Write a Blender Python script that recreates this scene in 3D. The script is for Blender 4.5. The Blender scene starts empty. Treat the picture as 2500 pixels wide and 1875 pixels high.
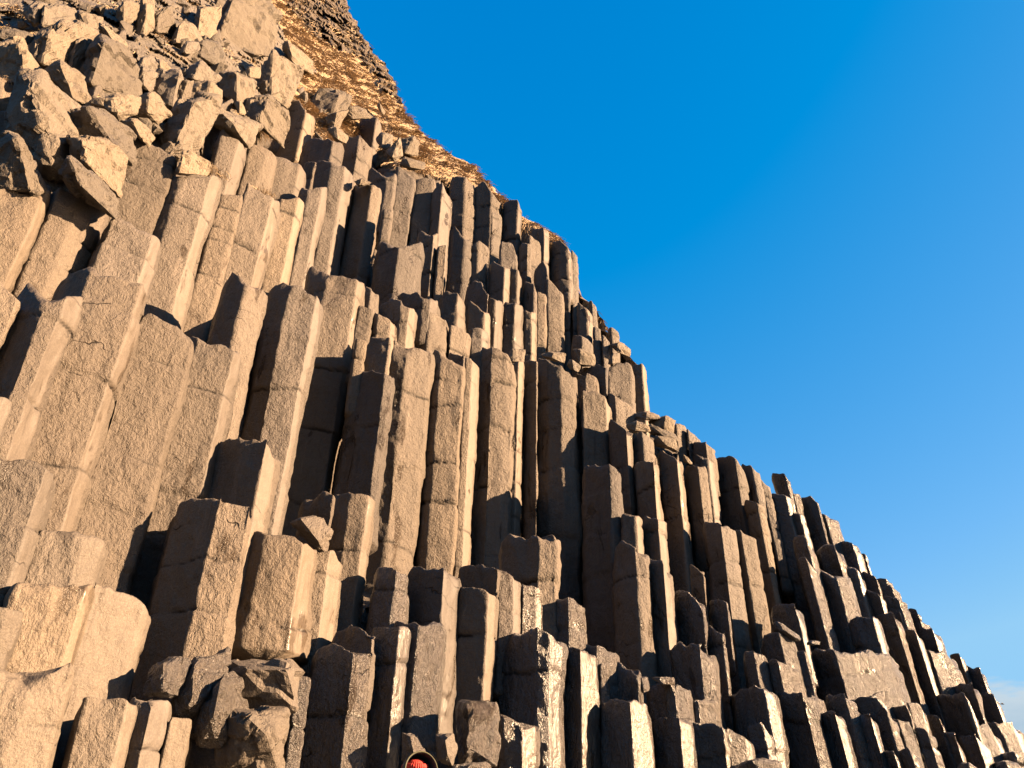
import bpy, bmesh, math, random
import numpy as np
from mathutils import Vector, Matrix

COLS = r'''
A|-80,570 170,680|M|1080|0|wide tan column top cut off by the left edge, beside the big leaning boulder
A|1015,1020 1370,1220|M|1900|0|broad tan column with slanting cracked top below the dark rubble hollow
A|1310,1340 1410,1335 1670,1345 1712,1380|DML|2530|0|tall column with deep shadow on its left and a thin bright right edge, upper left
A|1720,980 1890,1100 1912,1150|ML|1460|0|short knobbly tan column below the small black hole in the rubble
A|1930,1100 2060,1140 2140,1200|MB|1500|0|short tan column with grassy tuft on its top, under the rubble
A|1700,1480 1890,1490|M|2580|0|slim tan column with a lens shaped black notch in its face
A|1900,1400 2160,1540 2172,1560|ML|2120|0|tan column with pointed top and one slanting dark crack, left of a shadowed niche
B|210,1200 450,1240 465,1330|ML|1510|0|short squat tan column directly under the tuft of dry grass
B|300,760 395,755 470,860 540,900|DDL|1120|0|dark rounded column standing alone on the grass right of the pointed rock
B|460,1080 520,1060 675,1075 765,1110|DDB|1290|0|short column with black left face and speckled tan right face below the cave
B|455,1250 550,1240|D|1410|0|small black recessed column between two tan ones near the dry grass tuft
B|550,1240 670,1245 770,1290 835,1360|DML|2070|0|tall three faced column with dark left face and cracked tan front, upper middle
B|770,1050 880,1040 975,1140|DB|1380|0|leaning column just right of the speckled one, dark left, chipped tan right
B|890,880 1020,900 1052,960|DL|1150|0|black block column forming the right wall of the cave
B|430,1430 480,1470 625,1440 640,1447|DML|2010|0|tan column with flat top and cup shaped dark shelf behind it
B|265,1545 440,1520 455,1560|ML|2080|0.1|tan column with ragged shadow across its top, above the tall paired columns
B|840,1420 975,1432 1050,1450|DB|2150|0|very dark long column with straight lit right face, upper centre
B|960,1275 1080,1365 1165,1330|DM|1620|0|column with dark slanted shoulder and small square hole beside it
B|1170,1260 1310,1390|M|1760|0|pale column with pocked lumpy face under the grassy crest
B|1310,1380 1465,1370|M|1780|0|pale smooth column with small black hole at its left edge, under the crest
B|1445,1450 1520,1400 1590,1540|DL|2230|0|spiky dark column with pointed top and bright right edge, upper centre
B|1590,1350 1700,1360 1782,1430|GB|2230|0|rugged column on the crest with knotted dark face, second from the isolated crest stub
B|1775,1440 1840,1390 1895,1480 1970,1570|GGB|2150|0|dark textured crest column with bulging top, next to the isolated crest stub
D|1985,150 2040,118 2100,122 2125,200|DGL|440|0|isolated dark stub of rock standing up from the grassy crest against blue sky
C|-60,40 60,30 330,110 440,30|MML|725|0|broad rough tan column at the left edge with bright wavy right strip
C|450,10 640,60 870,110|MB|650|0|tan column with fractured flaking face, second from left in the upper tier
C|855,240 1225,385 1256,440|ML|800|0|dark brown rough faced column with bright narrow right edge and rounded shoulder
C|170,760 350,900 530,860 655,880|DML|2120|-0.3|hollow topped column with cupped broken crown and shiny black left face
C|-200,700 0,750 145,930|MM|1500|0|smooth tan column cropped by the left edge, left of the hollow topped column
C|540,640 700,655 1128,795 1150,830|DML|2680|-0.05|broad tan column with cracked middle joint, right of the hollow topped column
C|1100,945 1500,1200|M|3270|0|widest smooth tan column with damp dark stain in its middle
C|1440,1160 1530,1170 1840,1290 1878,1300|DML|3950|0|long column with flared broken head and deep black gap at left
C|1770,640 1905,760 2055,840|DB|2450|0|column with splintered dark head and wide black left side, left centre
D|215,750 345,755 585,880 592,900|DML|2800|-0.05|tall column with black left face crossed by a crack, left of the tallest paired column
D|490,620 630,670 870,740 905,765|DML|2950|0|tallest three sided column with broken knuckle top and bright right edge, centre left
D|830,1430 1075,1455 1143,1480|DB|2400|-0.15|flat topped black column with narrow tan right face and several cross cracks
D|1052,190 1140,190|M|430|0|thin pale sliver of column above the square dark block
D|1035,430 1178,488 1375,440|DB|840|-0.4|square dark block with notched bright right face standing proud of the upper wall
D|1330,350 1450,400 1490,360|DL|840|0|winged column with dark curved left side, right of the notched square block
D|1475,480 1540,465 1545,470|MM|790|0|narrow brown column squeezed right of the winged column
D|1600,300 1690,430 1742,440|GB|830|0|long dark glittering column with diagonal crack near its top
D|1740,470 1800,428 1872,490|GB|880|0|stubby column with round dark cap in the upper middle tier
D|1895,200 1980,240|B|590|0|plain pale column below the crest, left of the isolated stub's foot
D|1890,575 2010,640 2036,650|DL|820|-0.1|black shield shaped column face with thin bright right rim
D|1960,430 2060,450 2092,560|MM|610|0|lumpy tan column between the isolated stub and the black shield shape
E|530,440 590,450 630,460|DB|660|0|short column with black left and tan right, below the crest grass
E|450,650 520,660 552,740|GL|865|-0.1|brown egg shaped column face right of the black shield shape
E|560,750 640,760 665,830|DB|930|0|dark broken column stump with two thin grass blades over it
E|600,380 690,450|B|660|0|smooth tan column between two dark clefts just under the crest
E|620,340 725,333 762,360|DL|620|-0.2|dark topped crest column with curved left side and light right strip
E|775,440 840,428 905,490 925,520|DGL|700|-0.1|leaning black wedge shaped column on the skyline, right of two crest columns
E|650,650 710,580 750,680|DD|840|-0.1|pointed black arch shaped column face under the skyline wedge
E|655,820 740,840|M|1290|0|pale wall column left of the tall skyline columns
E|740,720 790,760 865,850|MM|1300|0|pale column with splintered triangular head in the upper wall
E|865,790 925,780|G|1340|0|flat brown column just left of the skyline edge column
E|928,495 982,560|B|1180|-0.1|tall smooth column forming the skyline edge with rounded grassy top
E|975,895 1080,960 1096,1000|GL|1195|-0.2|dark glittering column below the skyline step with grass hanging over
E|1095,1090 1160,1120|M|1390|0|tan column beneath the lower grassy bank, left of pair
E|1165,1150 1225,1220|B|1390|0|tan column beneath the lower grassy bank, right of pair
E|1062,900 1090,890 1130,950|DB|1000|0.2|small dark knob of rock poking out of the grass on the skyline
E|1215,1110 1240,1095 1296,1140|DB|1225|-0.1|small pointed block on the skyline above the round grassy boulder
E|940,1170 1010,1170 1092,1210|DB|1290|0|small block with black left face at the foot of the tall skyline columns
E|1000,1410 1200,1400|D|1590|-0.1|large black shadowed column face left of the grass capped corner
E|1205,1420 1290,1360 1400,1390|MM|1720|0|ribbed pale column under the grass cap at the sky corner
E|1400,1395 1480,1380 1508,1405|GL|1740|-0.1|rough edge column at the sky corner where the cliff steps down
D|900,790 970,800 1040,840|DB|1000|0|small two toned block right of the tallest column's knuckle top
D|1010,950 1100,866 1195,912 1270,940 1322,980|DDML|1180|-0.15|block with dark domed left side and tan right side, middle ledge
D|865,925 980,970|M|1240|0|ragged tan column right beside the tallest column
D|985,985 1020,990 1150,1050 1172,1080|DML|1190|-0.2|short column with rounded hollow lit face on the middle ledge
D|1170,870 1250,820 1370,860 1430,890 1495,900|DDML|1000|0|low dark block with grass blades in front on the middle ledge
D|1335,960 1420,965 1565,1040|DB|1285|0|column with black slot on its left and wide tan face, middle ledge
D|1500,850 1530,820 1640,840 1695,900|DGL|1090|-0.2|rough bulging brown column with rounded right shoulder, middle ledge
D|1575,1080 1730,1150|B|1260|-0.1|low slanted tan slab column above the long lit columns
D|1730,1100 1830,1110 1872,1150|ML|1245|-0.1|low tan block column left of the dark striped columns
D|1715,880 1850,990 1886,1000|GL|1140|-0.1|triangular headed rough column in the middle ledge, under a black block
D|1700,770 1800,740 1872,880|DD|990|0|black block with sloping top in the shade of the upper wall
D|1870,880 1930,890 1985,905|GL|1230|0|dark striped column, leftmost of three with bright right strips
D|1990,900 2080,915 2140,940|GL|1265|-0.1|dark striped column, middle of three with bright right strips
E|560,960 630,985 662,990|GL|1290|-0.1|dark striped column, rightmost of three with bright right strips
D|850,1180 935,1210|M|1440|0|golden lower column face left of the black paired faces
D|925,1210 965,1165 1120,1190|DG|1470|0|black flat column face behind the flat topped black column
D|1125,1200 1250,1232 1442,1290|GB|2960|-0.1|long column whose tan upper face narrows to a bright strip below
D|1440,1280 1500,1300 1690,1420|DM|2960|-0.05|long column with tan head and dark glittering lower face, centre
D|1560,1280 1690,1325|D|1430|0|small black column face behind the long central columns
D|1690,1320 1752,1340 1797,1392|ML|2950|0|slim column with continuous bright right edge in the centre
D|1740,1245 1895,1240 2010,1300 2075,1420|DMB|2970|0|tall column with black left face and wavy golden right face, centre
D|2068,1372 2110,1360 2146,1370|GL|2720|-0.15|thinnest long column, dark face with hairline bright edge
E|572,1362 668,1360|D|2720|0.3|recessed black column between two longer lit columns
E|660,1350 745,1347 850,1400 965,1500|DGB|3450|-0.15|great dark column with folded rough head and pale corroded right strip
H|690,160 835,190 880,200 915,330|MML|740|0|golden column with dark notch on top and diagonal crack, right of the great dark column
H|640,30 722,50 730,30 812,80|DMM|170|0|small broken blocks cluster column below the black shadowed face
H|890,180 950,200 1050,260 1110,310|DBB|420|0.1|jagged tan stump at the foot of the sky corner
H|905,392 940,397 1055,475 1082,520|DDL|1130|0|long black column with sloping head and small pale scratch
H|1080,512 1160,490 1242,550|DB|760|0|dark column with curved tan right side under the slab rubble
H|1100,717 1250,712 1290,735|DL|1170|-0.2|square topped black column below the curved tan one
H|1290,612 1442,702 1470,745|DL|1740|-0.1|longest black column with sloping head and thin light right edge
H|1410,400 1500,450|B|660|0.3|sunlit skyline column just right of the dark slab rubble
H|1500,450 1602,545|B|650|0.4|sunlit skyline column stepping down toward the right
H|1495,747 1590,745 1657,752|DB|1560|0|flat topped column with brown left and tan right face, right middle
H|1555,655 1692,692 1712,720|GL|1190|0.1|rough column with white hairline right edge behind the flat topped one
H|1515,580 1650,558 1717,612|DB|660|0.1|small cube topped dark column on the skyline
H|1690,685 1872,678 1932,742|DB|1250|0|wide black column at the skyline with glinting lower right edge
H|1922,742 2002,740 2062,812|DB|1015|0|narrow black column at the skyline, right of the wide black one
H|1950,1000 2042,1030 2092,1060|DB|2000|-0.1|crooked column with black left and wavy tan right face
H|2060,825 2150,920|M|1380|0.1|brown broad skyline column with damp dark base
H|1640,1190 1715,1182 1765,1180 1872,1250|DDB|2520|-0.1|long sunlit column with two dark left faces, right of centre
H|1870,1250 1920,1240 2032,1312|DB|2190|-0.1|long sunlit column with pale scratch, second right of the flat topped one
H|705,735 905,735 977,800|DB|2130|-0.35|massive flat topped black column with tan right face, centre right
H|1000,1120 1122,1130 1152,1142|GL|1420|0|short glittering column behind the domed dark columns
H|1155,1145 1282,1150 1342,1190|DL|1560|-0.1|blue black column with bright curved right edge
H|930,1370 1015,1338 1105,1370 1202,1470|DDB|2310|-0.2|domed dark column with two shaded faces and sloping lit shoulder
H|1110,1500 1215,1465 1325,1492 1397,1620|DDL|2370|-0.35|dark column with rounded head and long rough tan right face
H|1530,1500 1560,1510 1642,1620|DD|1810|-0.3|black curved fin of rock outlined by a bright rim
H|75,1312 160,1290 355,1290 507,1286|DDM|2050|-0.25|squat flat topped column with black left half and tan right half
H|-20,1550 60,1545 200,1598 217,1640|DML|2050|-0.3|chip topped tan column with thin white right edge above the lower dark blocks
L|225,238 350,268 392,285|ML|620|-0.2|short tan block column with bleached corner and forked cracks
L|470,360 530,350 590,338 722,430|DDB|730|-0.3|small tan tongue shaped column face with dark left side
L|45,645 205,620 350,598 450,615 545,700|DDGL|1850|-0.5|big three toned column with shaggy rough middle face, lower centre
L|555,735 685,730 815,810|DL|1850|-0.6|black column with smooth twisting bright right face, lower centre
L|720,712 808,705 967,770|DB|860|-0.35|small tan cube top in front of the massive black column
L|905,840 960,838 1135,965|DD|1120|-0.6|black leaf shaped shard with sharp rim
L|832,852 902,842|B|1115|-0.45|narrow pale column piece touching the black leaf shaped shard
L|840,1160 890,1100 1070,1140 1202,1162|DDL|1850|-0.8|dark column with oval scar on its tan right face, bottom edge
L|1200,1052 1330,1010 1425,1030 1532,1062|DGB|1255|-0.6|black block with small tan end standing on a split column
L|1235,1272 1330,1268 1450,1280 1542,1284|DDL|1850|-0.6|split off lower column under the black block with tan end
L|1370,720 1430,705 1600,680 1722,830|DDB|1120|-0.6|hooded blue black column with bright rippled right face
L|1545,1120 1600,1120 1745,1140|GB|1330|-0.7|pale panel shaped stone below the hooded column
L|1405,300 1520,300 1642,480|DD|660|-0.3|black rounded column end with sunlit rim, behind the hooded column
L|1650,540 1790,650|D|1320|-0.3|black narrow column left of the long sunlit pair
L|1670,372 1740,350 1822,390|DD|520|-0.1|tiny black ledge between dark fin and long sunlit column
L|1550,1320 1630,1318 1800,1340 1835,1400|GGL|1850|-0.9|rough pitted brown column at the bottom edge, right of the oval scar
L|1800,1338 1990,1432 2012,1470|ML|1850|-0.9|slope topped tan column at the bottom edge right of centre
L|1940,762 2020,748 2112,792|DB|1100|-0.3|knobby black column with sunlit right side at the foot of the long sunlit pair
L|1845,1092 1930,1060 2100,1030 2182,1090|DDL|1320|-0.6|black boxy column with bright glinting right edge, lower right
L|1960,1320 2100,1308 2172,1430|GL|1850|-0.8|grainy dark column under the black boxy one at the bottom
L|45,1242 90,1235 250,1362 362,1362|DGL|1850|-0.8|black column with slanted top and bright right panel at the bottom edge
G|0,1312 60,1297 150,1285 450,1330 545,1400|DDML|2200|-0.7|hanging broken column block with rounded free lower end
G|540,1400 660,1390 752,1485|ML|3200|-0.1|tan column with a wet glistening streak down its face
G|685,960 805,968 945,985 987,1012|DML|2010|-0.2|column with dark left quarter and thin golden right edge, above the lower black blocks
G|440,1012 540,970 687,962|DD|1180|0|blue black shaded block behind the tilted brown lump
K|1005,105 1160,118 1252,172|DB|560|-0.3|short dark column with a golden strip, left end of the flat shelf
K|1255,122 1530,105 1650,170|DL|1700|-0.4|black faced column with curved scars and long golden right face
K|1655,110 1870,115 1950,125|DD|290|-0.1|flat black block at the back of the shelf
K|1650,268 1870,290 1927,312|GL|1800|-0.6|shaggy grey column with narrow cream right edge, lower centre
K|660,622 850,580 992,640|DD|760|-0.3|pair of black cubes behind the lower domed column
K|540,762 640,705 830,740 977,762|DDB|1850|-0.8|lower domed column with black left faces and cream ragged strip
K|980,592 1190,560 1263,572|DL|1850|-0.8|black lower column whose glinting right edge bends halfway
K|1150,512 1330,560 1532,555|DB|1850|-0.5|knotted tan column directly above the person
K|400,940 500,960|M|1850|-0.5|plain tan lower strip column left of the lower domed column
F|-100,640 0,680 380,750 445,790|MML|1560|-0.4|rough tan column with flat top at the left edge and bright twisted right edge
F|-60,222 90,220 106,250|ML|690|-0.4|narrow bright column stub at the left edge below the hollow topped column
F|300,1230 650,1290 802,1352|MB|1650|-0.35|pitted tan column with wide creamy right face, lower left
F|1680,540 1712,525 2065,540 2132,700|DDL|1400|-0.4|black flat column end with pointed creamy right face, centre left
F|1380,1042 1480,1015 1690,1008 1955,1090|DDM|2240|-0.7|socket headed column with black left half and round pit in its top
J|110,250 705,242 742,262|ML|830|-0.6|block with oval sunken panel in its face, lower left
J|730,200 1010,350 1110,430 1162,434|BBL|1150|-0.55|bright sheet like column with wavy crest, lower left
J|-120,430 60,440 192,472|MB|790|-0.7|small cream block at the left edge beside the oval panel
J|-200,800 230,1060 600,850|MB|1800|-1.0|huge creamy bulging column in the bottom left corner with scooped top
J|640,1137 990,1150 1057,1200|ML|1800|-1.1|round shouldered tan column on the bottom edge, second from left corner
J|1000,1112 1185,1130 1332,1132|GL|1800|-1.0|small column with dark pocked hollow and cream flared side, bottom left
J|1310,1272 1490,1290|B|1800|-0.9|smooth golden column stub on the bottom edge under the wet brown lump
I|193,12 265,15 296,70|DB|240|0|free standing square pillar rising above the skyline, right
I|182,120 275,130 302,152|GL|945|-0.1|long glossy black column with bright right edge, right third
I|300,122 350,130|M|230|0.2|small brown block beside the free standing square pillar
I|330,150 405,135 450,190|DG|520|0|tall dark skyline column with stippled right face, right of the free standing pillar
I|295,232 365,240 377,250|DL|365|-0.1|small dark oblong column tucked under the free standing pillar
I|310,367 380,360 430,490|DB|490|-0.2|dark cube column with sloping tan shoulder, right
I|335,482 385,480 452,582|DB|960|-0.3|column with wavy cream waist and dark base, right
I|445,242 490,240 567,292|DB|410|0|brown topped block against the sky with black left face
I|440,412 540,405 602,520|DB|590|-0.1|black cap column under the brown topped skyline block
I|530,385 640,395 672,412|DL|560|0.1|broad dark column end touching the sky, right
I|435,540 550,600 627,600|DB|980|-0.3|deep black column with sparkling frosted right face, right
I|600,540 665,535 712,640|GL|810|-0.1|grey speckled column with thin zigzag bright edge, right
I|672,460 710,460 723,480|DL|560|0.1|small dark post on the descending skyline
I|690,550 770,590 792,640|DB|665|0|sunlit angled block below the small dark post
I|710,660 790,680 827,740|DL|795|-0.2|small column with creamy curved right edge on the descending skyline
I|765,600 830,598 865,640|GB|650|0.2|low dark step on the skyline right of the small dark post
I|790,640 860,640 902,682|GB|705|0|cracked dark cube on the skyline slope
I|810,700 900,710 936,742|GB|785|-0.1|lower dark cube beneath the cracked cube on the skyline slope
I|600,832 650,815 755,810 787,832|DGL|1015|-0.4|grey flat faced column directly behind the big lit block
I|760,797 870,790 915,862|DB|1290|-0.3|long black column with glittering golden right face beside the big lit block
I|895,780 945,768|B|885|0|narrow lit column below the skyline slope
I|945,762 1000,770 1032,830|DB|880|0|pale capped block on the skyline slope
I|1030,842 1077,862|B|890|0.1|small pale chip of column on the lower skyline
I|920,885 990,885 1032,962|DL|1265|-0.3|long dark column with ribbon of light, left of the lower skyline cubes
I|990,872 1090,880 1137,950|DL|1010|-0.1|black cube column with glossy edge on the lower skyline
I|1045,1010 1075,1005 1170,1010 1227,1090|DBB|1205|-0.3|golden faced column with black lower left, lower skyline
I|1180,1022 1240,1020 1272,1060|DL|1095|0|small black skyline cube right of the golden faced column
I|1210,1097 1350,1090 1392,1180|DL|1240|-0.1|large black cube on the lower skyline, third from the bottom right
I|1330,1237 1430,1240 1467,1320|DL|1400|-0.1|large rounded black cube at the end of the skyline, above the last stones
I|1150,1200 1310,1190 1342,1262|DB|1415|-0.3|dark column with frosted slanted shoulder, lower right
I|1100,1252 1270,1240 1297,1320|DL|1480|-0.5|black blocky column with thin gold edge, lower right
I|1385,1400 1470,1420 1545,1400 1592,1470|GBL|1570|-0.1|cream topped stone at the end of the ridge in the lower right
I|1295,1420 1430,1420 1482,1560|BL|1620|-0.4|amber faced slab with dark foot, bottom right
I|1240,1482 1330,1470 1402,1562|DL|1700|-0.6|blue grey scratched column at the bottom right
I|1100,1462 1210,1458 1252,1562|DL|1720|-0.6|dark column with dotted bright edge at the bottom right
I|385,1000 545,1005 720,1010 857,1030|DBB|1240|-0.8|big lit block with golden cracked face and black left end, lower right
I|130,907 230,903 312,935|DB|1065|-0.6|black cube with sparkling right face left of the big lit block
I|165,1062 225,1058 342,1130|DB|1240|-0.7|lower cube with cream frosted face left of the big lit block
I|290,1012 385,1000|G|1240|-0.6|speckled grey block touching the black end of the big lit block
I|185,777 240,745 325,750 352,790|DDL|905|-0.5|round topped dark cube with frosted right edge above a sunlit slab
I|205,1242 360,1240 432,1272|DB|1750|-1.0|wide black column with crinkled golden right face on the bottom edge
I|410,1252 482,1272|B|1350|-0.8|small lit chip between the wide black column and the big lit block
I|490,1252 600,1248 652,1302|DB|1360|-0.9|dark stepped block under the big lit block
I|660,1262 810,1265 832,1312|GL|1345|-0.9|rounded slab with dark hollow under the big lit block
I|740,1242 930,1240 947,1292|BL|1320|-0.8|flat golden slab right under the big lit block
I|425,1362 480,1345 545,1345 602,1402|DDL|1750|-1.2|twin faced dark column with curved bright edge, bottom right
I|580,1372 740,1350 767,1402|DL|1750|-1.2|black column with hooked bright right edge, bottom right
I|740,1350 830,1320 892,1442|DB|1560|-1.1|twisted stone with tan swirl on its top, bottom right
I|835,1312 945,1308 962,1362|DG|1400|-1.0|black cube beside the twisted stone
I|860,1382 900,1390 962,1402|DB|1570|-1.1|tan panel stone with small dark hole, bottom right
I|945,1290 1020,1290 1062,1402|BB|1450|-0.9|frosted leaning stone right of the black cube, bottom right
I|985,1432 1060,1440 1102,1502|GB|1750|-1.0|frosted lower stone on the bottom edge
I|1050,1352 1130,1380 1157,1442|DB|1460|-0.6|small wedge of cream rock below the long dark columns
I|900,1562 960,1540 1012,1622|DB|1750|-1.2|wedge shaped dark stone touching the bottom edge
I|780,1562 870,1550 902,1622|DL|1750|-1.2|small black stone below the twisted stone
I|1540,1442 1580,1450 1640,1490|BB|1620|0.3|last pale rock of the ridge at the right edge
'''
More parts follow.
